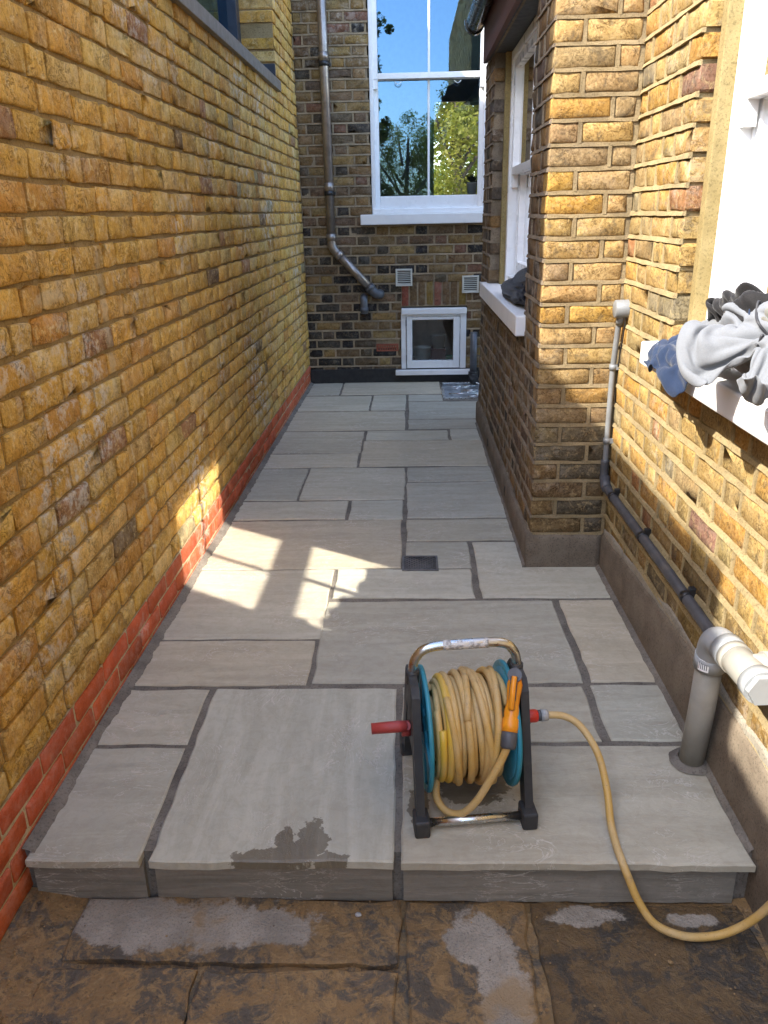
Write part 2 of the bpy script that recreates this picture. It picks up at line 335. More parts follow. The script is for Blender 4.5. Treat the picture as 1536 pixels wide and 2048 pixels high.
# ------------------------------------------------------------------ brickwork
class Frame:
    def __init__(s, o, u, n): s.o = Vector((*o, 0)); s.u = Vector((*u, 0)).normalized(); s.n = Vector((*n, 0)).normalized()
    def __call__(s, u, z, n=0.): return s.o+s.u*u+s.n*n+Vector((0, 0, z))
def brick_geo(mb, fr, u0, u1, z0, z1, rg, rough=.003, proud=.0, depth=.03, bev=.006):
    ch = rg.uniform(.003, .010)
    j = lambda a: rg.uniform(-a, a)
    um = (u0+u1)/2+j(.13*(u1-u0)); pts = []
    for (cu, cz, du, dz) in ((u0, z0, 1, 1), (u1, z0, -1, 1), (u1, z1, -1, -1), (u0, z1, 1, -1)):
        a = (cu+j(rough), cz+dz*ch*rg.uniform(.3, 1.3)+j(rough)); b_ = (cu+du*ch*rg.uniform(.4, 1.6)+j(rough), cz+j(rough))
        pts += [a, b_] if (du*dz) > 0 else [b_, a]
    # order: bottom-left a,b ; bottom-right b,a ; top-right a,b ; top-left b,a
    pts = pts[:2]+[(um, z0+j(rough))]+pts[2:6]+[(um+j(.08*(u1-u0)), z1+j(rough))]+pts[6:]
    n = len(pts); cu = (u0+u1)/2; cz = (z0+z1)/2; pr = proud; tl = (j(.0025), j(.0025))
    vs = [fr(p[0], p[1], pr-depth) for p in pts]+[fr(p[0], p[1], pr-bev*rg.uniform(.5, 1.1)) for p in pts]
    for p in pts:
        ku = bev*1.1 if p[0] < cu else -bev*1.1; kz = bev if p[1] < cz else -bev
        vs.append(fr(p[0]+ku, p[1]+kz, pr+tl[0]*(1 if p[0] > cu else -1)+tl[1]*(1 if p[1] > cz else -1)+j(.001)))
    vs.append(fr(cu+j(.1*(u1-u0)), cz+j(.008), pr+j(.002)))
    fs = []; sm = []
    for r_ in (0, 1):
        for i in range(n): fs.append((r_*n+i, r_*n+(i+1) % n, (r_+1)*n+(i+1) % n, (r_+1)*n+i)); sm.append(r_ == 1)
    for i in range(n): fs.append((2*n+i, 2*n+(i+1) % n, 3*n)); sm.append(True)
    mb.add(vs, fs, sm)

def lay(u0, u1, z0, z1, course, joint, bond, holes, rg, L=.215, Hd=.1025, phase=0.):
    out = []; nrow = int((z1-z0)/course+.5)
    for r_ in range(nrow):
        a, b_ = z0+r_*course+joint/2, z0+(r_+1)*course-joint/2; zc = (a+b_)/2
        spans = [(u0, u1)]
        for (h0, h1, g0, g1) in holes:
            if g0 < zc < g1:
                ns = []
                for (p, q) in spans:
                    if h1 <= p or h0 >= q: ns.append((p, q))
                    else:
                        if h0 > p: ns.append((p, h0))
                        if h1 < q: ns.append((h1, q))
                spans = ns
        if bond == 'stretcher': cells = [L+joint]; off = (L+joint)/2*(r_ % 2)
        elif bond == 'mixed': cells = [L+joint]*rg.choice((2, 3))+[Hd+joint]; off = rg.uniform(0, .3)
        else: cells = [L+joint, Hd+joint]; off = ((L+joint)*.5+(Hd+joint)*.5)*(r_ % 2)
        u = u0-1-phase+off-((1.0) % sum(cells)); k = 0
        while u < u1:
            wd = cells[k % len(cells)]; p, q = u, u+wd
            for (s0, s1) in spans:
                pp, qq = max(p, s0), min(q, s1)
                if qq-pp > .035:
                    out.append([pp+joint/2 if pp > s0+1e-6 else pp, qq-joint/2 if qq < s1-1e-6 else qq, a+rg.uniform(-.0015, .0015), b_+rg.uniform(-.0015, .0015), r_, pp <= s0+1e-6 or qq >= s1-1e-6])
            u += wd; k += 1
    return out

def core(mb, fr, u0, u1, z0, z1, holes, n0, n1):
    us = sorted({u0, u1, *[h for q in holes for h in q[:2] if u0 < h < u1]}); zs = sorted({z0, z1, *[h for q in holes for h in q[2:4] if z0 < h < z1]})
    solid = lambda i, k: 0 <= i < len(us)-1 and 0 <= k < len(zs)-1 and not any(h[0] < (us[i]+us[i+1])/2 < h[1] and h[2] < (zs[k]+zs[k+1])/2 < h[3] for h in holes)
    for i in range(len(us)-1):
        for k in range(len(zs)-1):
            if not solid(i, k): continue
            a, b_, c, d = us[i], us[i+1], zs[k], zs[k+1]
            vs = [fr(a, c, n0), fr(b_, c, n0), fr(b_, d, n0), fr(a, d, n0), fr(a, c, n1), fr(b_, c, n1), fr(b_, d, n1), fr(a, d, n1)]
            fs = [(4, 5, 6, 7), (0, 3, 2, 1)]
            if not solid(i-1, k): fs.append((0, 4, 7, 3))
            if not solid(i+1, k): fs.append((1, 2, 6, 5))
            if not solid(i, k-1): fs.append((0, 1, 5, 4))
            if not solid(i, k+1): fs.append((3, 7, 6, 2))
            mb.add(vs, fs)

def strips(mb, fr, bricks, course_z, joint, holes, u0, u1, rg, top=.001, bot=.006, over=.003):
    """pointed bed joints and perpends standing slightly proud of the brick faces"""
    for zc in course_z:
        spans = [(u0, u1)]
        for h in holes:
            if h[2] < zc < h[3]: spans = [s for (p, q) in spans for s in ((p, min(q, h[0])), (max(p, h[1]), q)) if s[1]-s[0] > .02]
        for (p, q) in spans:
            n = max(2, int((q-p)/.045)); vs = []; fs = []
            for i in range(n+1):
                u = p+(q-p)*i/n; ht = joint/2+rg.uniform(-.002, over); hb = joint/2+rg.uniform(-.001, over*.8)
                vs += [fr(u, zc+ht, -.008), fr(u, zc+ht-.001, top+rg.uniform(0, .0012)), fr(u, zc-hb, bot+rg.uniform(-.0012, .0012)), fr(u, zc-hb-.0005, -.008)]
            for i in range(n):
                for k in range(3): fs.append((i*4+k, i*4+k+1, i*4+4+k+1, i*4+4+k))
            fs += [(0, 1, 2, 3), (n*4+3, n*4+2, n*4+1, n*4)]
            mb.add(vs, fs)
    # perpends
    rows = {}
    for q in bricks: rows.setdefault(q[4], []).append(q)
    for r_, qs in rows.items():
        qs.sort()
        for a, b_ in zip(qs, qs[1:]):
            if 0 < b_[0]-a[1] < joint*1.8:
                e = .002
                z0 = a[2]-.003; z1 = a[3]+.003; x0 = a[1]-rg.uniform(0, e); x1 = b_[0]+rg.uniform(0, e); t = rg.uniform(0, .0025)
                vs = [fr(x0, z0, -.008), fr(x1, z0, -.008), fr(x1, z1, -.008), fr(x0, z1, -.008), fr(x0+.001, z0, t), fr(x1-.001, z0, t+.001), fr(x1-.001, z1, t), fr(x0+.001, z1, t+.001)]
                mb.add(vs, [(4, 5, 6, 7), (0, 1, 5, 4), (1, 2, 6, 5), (2, 3, 7, 6), (3, 0, 4, 7)])

def place_bricks(parent, fr, bricks, tintf, m, rg, rough, proud, limit=300, name='brick', bev=.006, endd=.11):
    bricks = [q for q in bricks]
    sc_ = [(px_area([fr(q[0], q[2]), fr(q[1], q[2]), fr(q[1], q[3]), fr(q[0], q[3])]), i) for i, q in enumerate(bricks)]
    sc_.sort(reverse=True); top = {i for a, i in sc_[:limit] if a > 150}
    rest = MB()
    for i, q in enumerate(bricks):
        mb = MB() if i in top else rest
        mb.cur = tintf(q, rg)
        brick_geo(mb, fr, q[0], q[1], q[2], q[3], rg, rough, rg.uniform(-proud, proud), depth=endd if q[5] else .03, bev=bev)
        if i in top:
            mb.build(name, m, parent, tint=True, fix=False)
    if rest.v:
        o = rest.build('brick_mass', m, parent, tint=True, fix=False); o['kind'] = 'stuff'
def jit(c, rg, a=.12, hue=.05):
    k = 1+rg.uniform(-a, a); return (c[0]*k*(1+rg.uniform(-hue, hue)), c[1]*k, c[2]*k*(1+rg.uniform(-hue*2, hue*2)))
def pick(rg, opts):
    t = rg.random()*sum(o[0] for o in opts)
    for w_, c in opts:
        t -= w_
        if t <= 0: return c
    return opts[-1][1]

# ================================================================== GROUND AND PAVING
Z_LOW = -.145
mb = MB()
g = 60
mb.box((-80, -90, -.6), (80, 100, -.19)); gr = mb.build('ground', M['mud'], tint=True); tag(gr, kind='structure')
patio = empty('patio_paving', (0, 0, 0), kind='structure')
mb = MB(); mb.box((-1.05, 1.545, -.18), (.90, 7.6, -.006)); mb.build('mortar_bed', M['joint'], patio)
def slab(name, x0, x1, y0, y1, zt, th, parent, m, tint, edge=.004, seed=0, flip=False, zfun=None):
    rg = random.Random(seed); step = .05; out = []
    def side(ax, ay, bx, by):
        n = max(2, int(math.hypot(bx-ax, by-ay)/step)); nx, ny = -(by-ay), bx-ax; l = math.hypot(nx, ny); nx /= l; ny /= l
        for i in range(n):
            t = i/n; e = rg.uniform(-edge, edge)*.6 + edge*.8*math.sin(t*rg.uniform(3, 5)+seed) if i else 0
            out.append((ax+(bx-ax)*t+nx*e, ay+(by-ay)*t+ny*e))
    side(x0, y0, x1, y0); side(x1, y0, x1, y1); side(x1, y1, x0, y1); side(x0, y1, x0, y0)
    n = len(out); cx, cy = (x0+x1)/2, (y0+y1)/2; mb = MB(); mb.cur = tint
    tx, ty = rg.uniform(-.0018, .0018), rg.uniform(-.0018, .0018)
    zz = lambda x, y: zt+tx*(x-cx)/.3+ty*(y-cy)/.3
    ins = .005; vs = [(p[0], p[1], zt-th) for p in out]+[(p[0], p[1], zz(*p)-.004) for p in out]
    for p in out:
        qx = p[0]+(ins if p[0] < cx else -ins); qy = p[1]+(ins if p[1] < cy else -ins); vs.append((qx, qy, zz(p[0], p[1])+rg.uniform(-.0006, .0006)))
    fs = [tuple(range(n-1, -1, -1))]+[(r_*n+i, r_*n+(i+1) % n, (r_+1)*n+(i+1) % n, (r_+1)*n+i) for r_ in (0, 1) for i in range(n)]+[tuple(range(2*n, 3*n))]
    mb.add(vs, fs)
    o = mb.build(name, m, parent, tint=True)
    at = o.data.attributes.new('grain', 'FLOAT_VECTOR', 'POINT'); ox, oy = rg.uniform(-20, 20), rg.uniform(-20, 20)
    fl = []
    for v in o.data.vertices:
        p = v.co
        fl += [(p.x+ox) if not flip else (p.y+ox), (p.y+oy) if not flip else (p.x+oy), p.z+ox]
    at.data.foreach_set('vector', fl)
    return o
SL = [(-.972, -.684, 1.508, 1.952), (-.658, -.046, 1.506, 2.270), (-.968, -.682, 1.970, 2.262), (-.027, .838, 1.504, 1.966), (-.026, .576, 1.985, 2.278), (.606, .836, 1.990, 2.285),
      (-.965, -.357, 2.290, 2.587), (-.338, .586, 2.302, 2.903), (.614, .838, 2.306, 2.906), (-.962, -.338, 2.603, 3.213), (-.323, .274, 2.934, 3.217), (.305, .838, 2.932, 3.516), (-.014, .281, 3.228, 3.522),
      (-.950, -.038, 3.229, 3.821), (-.011, .66, 3.544, 3.828), (-.945, -.336, 3.845, 4.118), (-.318, -.032, 3.836, 4.122), (-.940, -.631, 4.143, 4.715), (-.616, -.023, 4.143, 4.720), (-.006, .66, 4.450, 4.725), (-.009, .66, 3.850, 4.431),
      (-.930, -.329, 4.746, 5.045), (-.925, -.321, 5.067, 5.609), (-.311, .66, 4.757, 5.341), (-.299, .287, 5.371, 5.616), (.308, .66, 5.366, 5.645), (-.922, -.024, 5.650, 6.224), (.001, .66, 5.67, 5.938), (.005, .72, 5.965, 6.547),
      (-.915, -.318, 6.262, 6.818), (-.300, -.018, 6.265, 6.826), (.006, .296, 6.59, 6.820), (-.910, -.613, 6.855, 7.378), (-.594, .300, 6.866, 7.392)]
for i, (x0, x1, y0, y1) in enumerate(SL):
    t = rng.uniform(.86, 1.10); hue = rng.uniform(-.05, .045)
    tint = (t*(1+hue), t, t*(1-hue))
    if y0 > 3.8 and x0 > -.1: tint = (t*.94, t*.97, t*1.02)
    slab('paving_slab', x0, x1, y0, y1, 0, .03 if y0 > 1.6 else .024, patio, M['sandstone'], tint, .004, i+3, flip=(i == 1))
# step risers
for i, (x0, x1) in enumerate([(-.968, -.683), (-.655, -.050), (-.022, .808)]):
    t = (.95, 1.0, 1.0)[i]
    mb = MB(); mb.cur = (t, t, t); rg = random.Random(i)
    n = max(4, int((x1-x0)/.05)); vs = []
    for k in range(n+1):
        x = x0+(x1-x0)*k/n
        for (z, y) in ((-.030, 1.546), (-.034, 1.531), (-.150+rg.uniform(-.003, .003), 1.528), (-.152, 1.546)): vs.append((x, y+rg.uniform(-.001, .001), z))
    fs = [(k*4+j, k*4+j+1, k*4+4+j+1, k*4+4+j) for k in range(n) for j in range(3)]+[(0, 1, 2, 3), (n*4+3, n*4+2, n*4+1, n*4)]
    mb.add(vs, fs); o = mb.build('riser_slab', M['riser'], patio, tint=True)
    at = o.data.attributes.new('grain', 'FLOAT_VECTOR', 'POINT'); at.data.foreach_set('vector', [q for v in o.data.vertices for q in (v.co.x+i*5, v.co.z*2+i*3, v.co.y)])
# mortar smeared against the walls and crumbs of joint mortar
def fillet(mb, pts, wd, z, rg):
    vs = []; n = len(pts)
    for i, (x, y, sx) in enumerate(pts):
        e = wd*(.8+.35*noise.noise(Vector((y*2.3, x, 0)))+.22*noise.noise(Vector((y*19, x, 3)))+rg.uniform(-.05, .05)); vs += [(x, y, z+.010), (x+sx*e*.5, y, z+.004), (x+sx*e, y, z-.0045)]
    fs = [(i*3+j, i*3+j+1, i*3+4+j, i*3+3+j) for i in range(n-1) for j in range(2)]
    mb.add(vs, fs)
mb = MB(); rg = random.Random(4)
LX = lambda y: -.99+.0122*(y-1.5)
fillet(mb, [(LX(y)+.002, y, 1) for y in [1.53+.011*k for k in range(532)]], .040, .004, rg)
fillet(mb, [(.846, y, -1) for y in [1.54+.011*k for k in range(154)]], .02, .004, rg)
fillet(mb, [(.519, y, -1) for y in [3.22+.011*k for k in range(236)]], .014, .004, rg)
o = mb.build('edge_mortar', M['joint'], patio); o['kind'] = 'stuff'
# old flags below the step
old = empty('lower_paving', (0, 0, 0), kind='structure')
mb = MB(); mb.cur = (1, 1, 1)
nx, ny = 64, 28; vs = []
for j in range(ny+1):
    for i in range(nx+1):
        x = -1.05+2.0*i/nx; y = .75+.79*j/ny
        h = noise.fractal(Vector((x*9, y*9, 0)), .9, 2, 4)*.006
        m_ = max(0, min(1, (-.80-x)/.16))*.035+max(0, min(1, (x-.78)/.1))*.02
        vs.append((x, y, -.160+h+m_))
fs = [(j*(nx+1)+i, j*(nx+1)+i+1, (j+1)*(nx+1)+i+1, (j+1)*(nx+1)+i) for j in range(ny) for i in range(nx)]
mb.add(vs, fs, True); mb.build('mud_bed', M['mud'], old, tint=True)
for i, (x0, x1, y0, y1, tn) in enumerate([(-.835, -.035, 1.345, 1.525, .95), (-.86, -.505, .95, 1.325, 1.05), (-.49, -.035, .92, 1.322, 1.1), (-.015, .283, .90, 1.522, .9), (.300, .83, .92, 1.525, .50)]):
    o = slab('flagstone', x0, x1, y0, y1, Z_LOW+(.004, 0, .002, .003, -.002)[i], .03, old, M['flag'], (tn, tn, tn), .008, i+90)
# pebbles and crumbs of mud
mb = MB(); rg = random.Random(11)
for k in range(260):
    x = rg.uniform(-.98, .85) if k > 130 else -.98+abs(rg.gauss(0, .1)); y = rg.uniform(1.15, 1.52); r_ = rg.uniform(.0012, .0038)*(1.8 if rg.random() < .06 else 1)
    c = rg.uniform(.6, 1.4); mb.cur = (c, c, c)
    bm = bmesh.new(); bmesh.ops.create_icosphere(bm, subdivisions=1, radius=r_); bm.verts.index_update()
    z = -.143+(max(0, min(1, (-.80-x)/.16))*.022)
    mb.add([(x+v.co.x*rg.uniform(.7, 1.3), y+v.co.y*rg.uniform(.7, 1.3), z+v.co.z*.7+.001) for v in bm.verts], [tuple(v.index for v in f.verts) for f in bm.faces]); bm.free()
o = mb.build('gravel', M['mud'], tint=True); tag(o, 'crumbs of mud and grit on the old flagstones below the step', 'grit', kind='stuff')
mb = MB()
for (x, y, r_) in [(-.135, 1.475, .0075)]:
    bm = bmesh.new(); bmesh.ops.create_icosphere(bm, subdivisions=2, radius=r_); bm.verts.index_update()
    mb.add([(x+v.co.x*1.2, y+v.co.y*.9+noise.noise(v.co*200)*.002, -.139+v.co.z*.6) for v in bm.verts], [tuple(v.index for v in f.verts) for f in bm.faces], True); bm.free()
tag(mb.build('pebble', M['grey_plastic']), 'small white pebble on the wet flagstone just below the step', 'pebble')

# ================================================================== WALLS
# ---- new yellow brick wall (left)
FL = Frame((LX(0), 0), (.0122, 1), (1, -.0122))
wallL = empty('brick_wall', (LX(1.5), 1.5, 0), 'long new yellow brick wall with two red courses at its foot', 'wall')
PROF = [(-2.6, .55, 2.26, 9), (.55, .77, 2.54, 9), (.77, 2.275, 2.665, 9)]  # unseen wall-top steps, shaped so their shadow edge lands on the wall opposite
LWIN = (3.55, 6.42, 2.335, 3.75)
rg = random.Random(21)
mb = MB(); core(mb, FL, -2.6, 7.5, -.2, 4.2, [(h[0]-.012, h[1]+.012, h[2]-.012, h[3]+.012) if h is LWIN else h for h in PROF+[LWIN]], -.42, -.011); mb.build('mortar', M['mortar_left'], wallL)
yb = lay(-2.6, 7.40, .17, 4.2, .084, .0135, 'mixed', PROF+[LWIN], rg, L=.218)
def t_yellow(q, rg):
    c = pick(rg, [(64, (.76, .455, .105)), (22, (.77, .52, .17)), (10, (.64, .35, .085)), (2, (.42, .23, .11)), (1.5, (.42, .35, .19)), (1, (.26, .17, .085))]); return jit(c, rg, .11)
place_bricks(wallL, FL, yb, t_yellow, M['brick_yellow'], rg, .0042, .003, endd=.26, bev=.004)
mb = MB(); bar0 = [FL(-2.6, -.2, -.0048), FL(7.40, -.2, -.0048), FL(7.40, .168, -.0048), FL(-2.6, .168, -.0048)]; mb.add(bar0+[p-FL.n*.006 for p in bar0], [(0, 1, 2, 3), (4, 5, 6, 7), (3, 2, 6, 7)]); M['mortar_pale'] = mortar_mat('pale sandy mortar', (.42, .33, .20), (.54, .44, .29)); mb.build('pale_mortar', M['mortar_pale'], wallL)
rb = lay(-2.6, 7.40, -.205, .17, .075, .010, 'stretcher', [], rg)
place_bricks(wallL, FL, rb, lambda q, rg: jit((.52, .115, .045), rg, .14, .08), M['brick_red'], rg, .0012, .0015, limit=140, name='red_brick', bev=.004)

# ---- near wall on the right with the sash window
FR_ = Frame((.86, 0), (0, 1), (-1, 0))
wallR = empty('brick_wall', (.86, 2.4, 0), 'sunlit weathered yellow brick wall with wide buff joints on the right', 'wall')
RWIN = (1.66, 2.63, 1.02, 2.75); rg = random.Random(22); CO = .0825; JT = .0135
mb = MB(); core(mb, FR_, -2.6, 3.26, -.2, 4.6, [(RWIN[0]-.012, RWIN[1]+.012, RWIN[2]-.012, RWIN[3]+.012)], -.30, -.006)
br = lay(-2.6, 3.238, -.17, 4.6, CO, JT, 'flemish', [RWIN], rg, phase=.07)
strips(mb, FR_, br, [-.17+CO*k for k in range(58)], JT, [RWIN], -2.6, 3.238, rg)
mb.build('mortar', M['mortar_right'], wallR)
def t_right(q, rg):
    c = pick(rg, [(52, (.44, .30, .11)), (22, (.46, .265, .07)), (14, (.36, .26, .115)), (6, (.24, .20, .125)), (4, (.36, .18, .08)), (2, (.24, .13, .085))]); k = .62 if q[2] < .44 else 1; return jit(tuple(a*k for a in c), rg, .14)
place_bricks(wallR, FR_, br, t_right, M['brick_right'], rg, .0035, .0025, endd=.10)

# ---- bay: camera-facing side
BX, BY0, BY1 = .537, 3.24, 5.90
FB = Frame((0, BY0), (1, 0), (0, -1)); rg = random.Random(23)
wallB = empty('brick_wall', (.70, BY0, 0), 'narrow yellow brick end of the bay facing the camera', 'wall')
mb = MB(); core(mb, FB, BX+.008, .862, -.02, 2.75, [], -.09, -.005)
bb = []
for r_ in range(33):
    a_, c_ = -.01+r_*CO+JT/2, -.01+(r_+1)*CO-JT/2; cut = BX+(.108 if r_ % 2 else .222)+rg.uniform(-.006, .006)
    bb += [[BX, cut-JT/2, a_, c_, r_, True], [cut+JT/2, .845, a_, c_, r_, False]]
strips(mb, FB, bb, [-.01+CO*k for k in range(34)], JT, [], BX+.004, .858, rg, top=.0005, bot=.002, over=.0025)
mb.build('mortar', M['mortar_bay'], wallB)
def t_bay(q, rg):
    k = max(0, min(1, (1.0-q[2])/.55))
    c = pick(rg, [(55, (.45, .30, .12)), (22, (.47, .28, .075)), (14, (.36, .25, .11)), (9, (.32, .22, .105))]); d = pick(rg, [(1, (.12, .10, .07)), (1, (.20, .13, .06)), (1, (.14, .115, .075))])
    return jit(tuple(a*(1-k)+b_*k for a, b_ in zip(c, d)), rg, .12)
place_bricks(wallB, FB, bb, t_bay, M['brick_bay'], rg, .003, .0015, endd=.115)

# ---- bay: long side in shade
FS = Frame((BX, 0), (0, 1), (-1, 0)); rg = random.Random(24)
wallS = empty('brick_wall', (BX, 4.5, 0), 'shaded brown brick side of the bay below and around its window', 'wall')
SWIN = (3.70, 5.36, .955, 2.375)
mb = MB(); core(mb, FS, BY0+.012, BY1, -.02, 2.42, [(SWIN[0]-.012, SWIN[1]+.012, SWIN[2]-.012, SWIN[3]+.012)], -.30, -.006)
bs = lay(BY0+.122, BY1, -.01, 2.42, CO, JT, 'flemish', [SWIN], rg)
strips(mb, FS, bs, [-.01+CO*k for k in range(30)], JT, [SWIN], BY0+.004, BY1, rg, top=.0, bot=.004)
mb.build('mortar', M['mortar_old'], wallS)
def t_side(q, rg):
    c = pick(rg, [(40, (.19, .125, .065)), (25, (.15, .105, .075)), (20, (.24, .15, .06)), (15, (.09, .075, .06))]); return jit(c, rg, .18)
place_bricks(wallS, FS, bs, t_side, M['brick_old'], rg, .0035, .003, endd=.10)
mb = MB(); mb.box((BX+.25, BY1-.02, 0), (1.6, BY1+.22, 2.42)); mb.build('return_wall', M['mortar_old'], wallS)

# ---- back wall
FK = Frame((0, 7.40), (1, 0), (0, -1)); rg = random.Random(25)
wallK = empty('brick_wall', (0, 7.4, 0), 'dark sooty brick wall closing the far end of the passage', 'wall')
KWIN = (-.302, .702, 1.40, 3.42); KSM = (-.058, .546, .07, .680); KSOL = (-.05, .546, .680, .925); KAIR = (-.292, -.078, .285, .362)
mb = MB(); core(mb, FK, -.93, 2.2, -.02, 5.2, [(KWIN[0]-.012, KWIN[1]+.012, KWIN[2]-.012, KWIN[3]+.012), (KSM[0]-.012, KSM[1]+.012, KSM[2]-.012, KSM[3]+.012)], -.28, -.006)
bk = lay(-.917, 2.2, -.01, 5.2, CO, .014, 'flemish', [KWIN, KSM, KSOL, KAIR], rg)
strips(mb, FK, bk, [-.01+CO*k for k in range(63)], .014, [KWIN, KSM, KSOL, KAIR], -.917, 2.2, rg, top=.0, bot=.004, over=.002)
mb.build('mortar', M['mortar_back'], wallK)
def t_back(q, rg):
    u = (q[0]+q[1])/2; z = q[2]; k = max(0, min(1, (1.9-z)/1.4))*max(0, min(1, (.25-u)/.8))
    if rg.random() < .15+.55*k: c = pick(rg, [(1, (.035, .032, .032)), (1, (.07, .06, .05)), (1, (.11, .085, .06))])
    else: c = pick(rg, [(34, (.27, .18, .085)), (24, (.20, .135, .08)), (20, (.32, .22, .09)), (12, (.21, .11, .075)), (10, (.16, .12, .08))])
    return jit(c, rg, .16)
place_bricks(wallK, FK, bk, t_back, M['brick_old'], rg, .003, .003, endd=.08)
# soldier course over the small window
u = -.045
for k in range(8):
    w_ = .062+rng.uniform(-.002, .002); mb = MB(); mb.cur = jit(pick(rng, [(3, (.21, .13, .07)), (2, (.26, .11, .08)), (2, (.16, .12, .07)), (1, (.27, .18, .05))]), rng, .12)
    if k == 0: mb.cur = (.33, .10, .065)
    brick_geo(mb, FK, u, u+w_, .700, .915, rng, .003, rng.uniform(-.002, .002)); mb.build('soldier_brick', M['brick_old'], wallK, tint=True, fix=False); u += w_+.0122
# air brick
mb = MB(); ab = (-.288, -.082, .290, .358); holes = [(ab[0]+.018+.0222*i, ab[0]+.018+.0222*i+.0125, ab[2]+.013+.024*j, ab[2]+.013+.024*j+.014) for i in range(8) for j in range(2)]
core(mb, FK, ab[0], ab[1], ab[2], ab[3], holes, -.04, .005); o = mb.build('air_brick', M['terracotta'], wallK); tag(o, 'red terracotta air brick with two rows of square holes')
mb = MB(); mb.box((ab[0], 7.43, ab[2]), (ab[1], 7.435, ab[3])); mb.build('air_brick_void', M['void'], wallK)
mb = MB(); mb.box((-.916, 7.384, -.02), (2.2, 7.41, .126), .004); mb.build('plinth', M['render_black'], wallK)

# ---- render plinths
def wavy_plinth(parent, fr, u0, u1, z0, zf, th, m, rg, step=.03):
    mb = MB(); n = int((u1-u0)/step); vs = []
    for i in range(n+1):
        u = u0+(u1-u0)*i/n; z = zf(u)+noise.fractal(Vector((u*7, 3.3, th)), .9, 2, 4)*.010
        vs += [fr(u, z0, th), fr(u, z0+(z-z0)*.5, th+noise.noise(Vector((u*5, 1, 0)))*.002), fr(u, z-.014+rg.uniform(-.003, .003), th-.001), fr(u, z, .004), fr(u, z, -.01)]
    fs = [(i*5+j, i*5+j+1, i*5+5+j+1, i*5+5+j) for i in range(n) for j in range(4)]+[(4, 3, 2, 1, 0), tuple(n*5+k for k in range(5))]
    mb.add(vs, fs, True); return mb.build('plinth', m, parent)
rg = random.Random(31)
wavy_plinth(wallR, FR_, -2.4, 3.225, -.17, lambda u: .235-.07*max(0, min(1, (u-2.3)/.9)), .015, M['render'], rg)
o = wavy_plinth(wallR, FR_, -2.4, 3.22, .10, lambda u: .262-.07*max(0, min(1, (u-2.3)/.9))+.008*math.sin(u*17), .0062, M['render_pale'], rg); o.name = 'cement_smear'
wavy_plinth(wallB, FB, BX-.016, .85, -.005, lambda u: .15, .016, M['render'], rg)
wavy_plinth(wallS, FS, BY0-.012, BY1+.01, -.005, lambda u: .16+.01*math.sin(u*3), .018, M['render'], rg)
for (y, z) in ((4.98, .055), (4.02, .055)):
    mb = MB(); mb.box((BX-.0195, y, z), (BX-.012, y+.022, z+.05)); mb.build('weep_hole', M['void'], wallS)

# ================================================================== WINDOWS
def bar(mb, fr, u0, u1, z0, z1, n0, n1, bev=.004):
    mb.box((u0, z0, n0), (u1, z1, n1), bev, fn=lambda a, b_, c: fr(a, b_, c))
def sash_window(name, loc, fr, u0, u1, z0, z1, zmeet, label, n_out=-.06, fw=.04, sw=.042, cols=2, brail=.085, horn=True, gbar=.019, glass='glass', group=None):
    """box sash: frame, upper sash (outer) and lower sash (inner), each with a glazing bar and panes"""
    t = empty(name, loc, label, 'window')
    mb = MB(); d = .12
    bar(mb, fr, u0, u0+fw, z0, z1, n_out-d, n_out); bar(mb, fr, u1-fw, u1, z0, z1, n_out-d, n_out); bar(mb, fr, u0+fw, u1-fw, z1-fw, z1, n_out-d, n_out)
    bar(mb, fr, u0+fw, u1-fw, z0, z0+.05, n_out-d, n_out-.012)
    # parting beads
    for (a, b_) in ((u0+fw, u0+fw+.012), (u1-fw-.012, u1-fw)): bar(mb, fr, a, b_, z0+.05, z1-fw, n_out-.068, n_out-.056, .002)
    mb.build('frame', M['white_paint'], t)
    a0, a1 = u0+fw-.004, u1-fw+.004
    for nm, za, zb, nf, bt, tp in (('upper_sash', zmeet-.02, z1-fw+.004, n_out-.014, .045, .05), ('lower_sash', z0+.05, zmeet+.022, n_out-.062, brail, .045)):
        mb = MB(); nb = nf-.042
        bar(mb, fr, a0, a0+sw, za, zb, nb, nf); bar(mb, fr, a1-sw, a1, za, zb, nb, nf)
        bar(mb, fr, a0+sw, a1-sw, za, za+bt, nb+.001, nf-.001); bar(mb, fr, a0+sw, a1-sw, zb-tp, zb, nb+.001, nf-.001)
        if horn and nm == 'upper_sash':
            for (x0, x1) in ((a0, a0+sw), (a1-sw, a1)): mb.prism([(x0, za+.002), (x1, za+.002), (x1, za-.05), (x1-sw*.3, za-.075), (x0+sw*.3, za-.075), (x0, za-.05)] if False else [(x0+.002, za+.002), (x1-.002, za+.002), (x1-.002, za-.07), (x0+.002, za-.07)], lambda a, b_, c: fr(a, b_, c), nb+.004, nf-.004)
        o = mb.build(nm, M['white_paint'], t)
        g0, g1, h0, h1 = a0+sw, a1-sw, za+bt, zb-tp; wd = (g1-g0)/cols
        for c_ in range(cols-1):
            mb = MB(); x = g0+wd*(c_+1); bar(mb, fr, x-gbar/2, x+gbar/2, h0-.002, h1+.002, nb+.012, nf-.006, .003); mb.build('glazing_bar', M['white_paint'], o)
        for c_ in range(cols):
            mb = MB(); x0 = g0+wd*c_+(gbar/2 if c_ else 0)-.004; x1 = g0+wd*(c_+1)-(gbar/2 if c_ < cols-1 else 0)+.004
            mb.add([fr(x0, h0-.004, nf-.022), fr(x1, h0-.004, nf-.022), fr(x1, h1+.004, nf-.022), fr(x0, h1+.004, nf-.022)], [(0, 1, 2, 3)]); mb.build('pane', M[glass], o, fix=False)
    return t
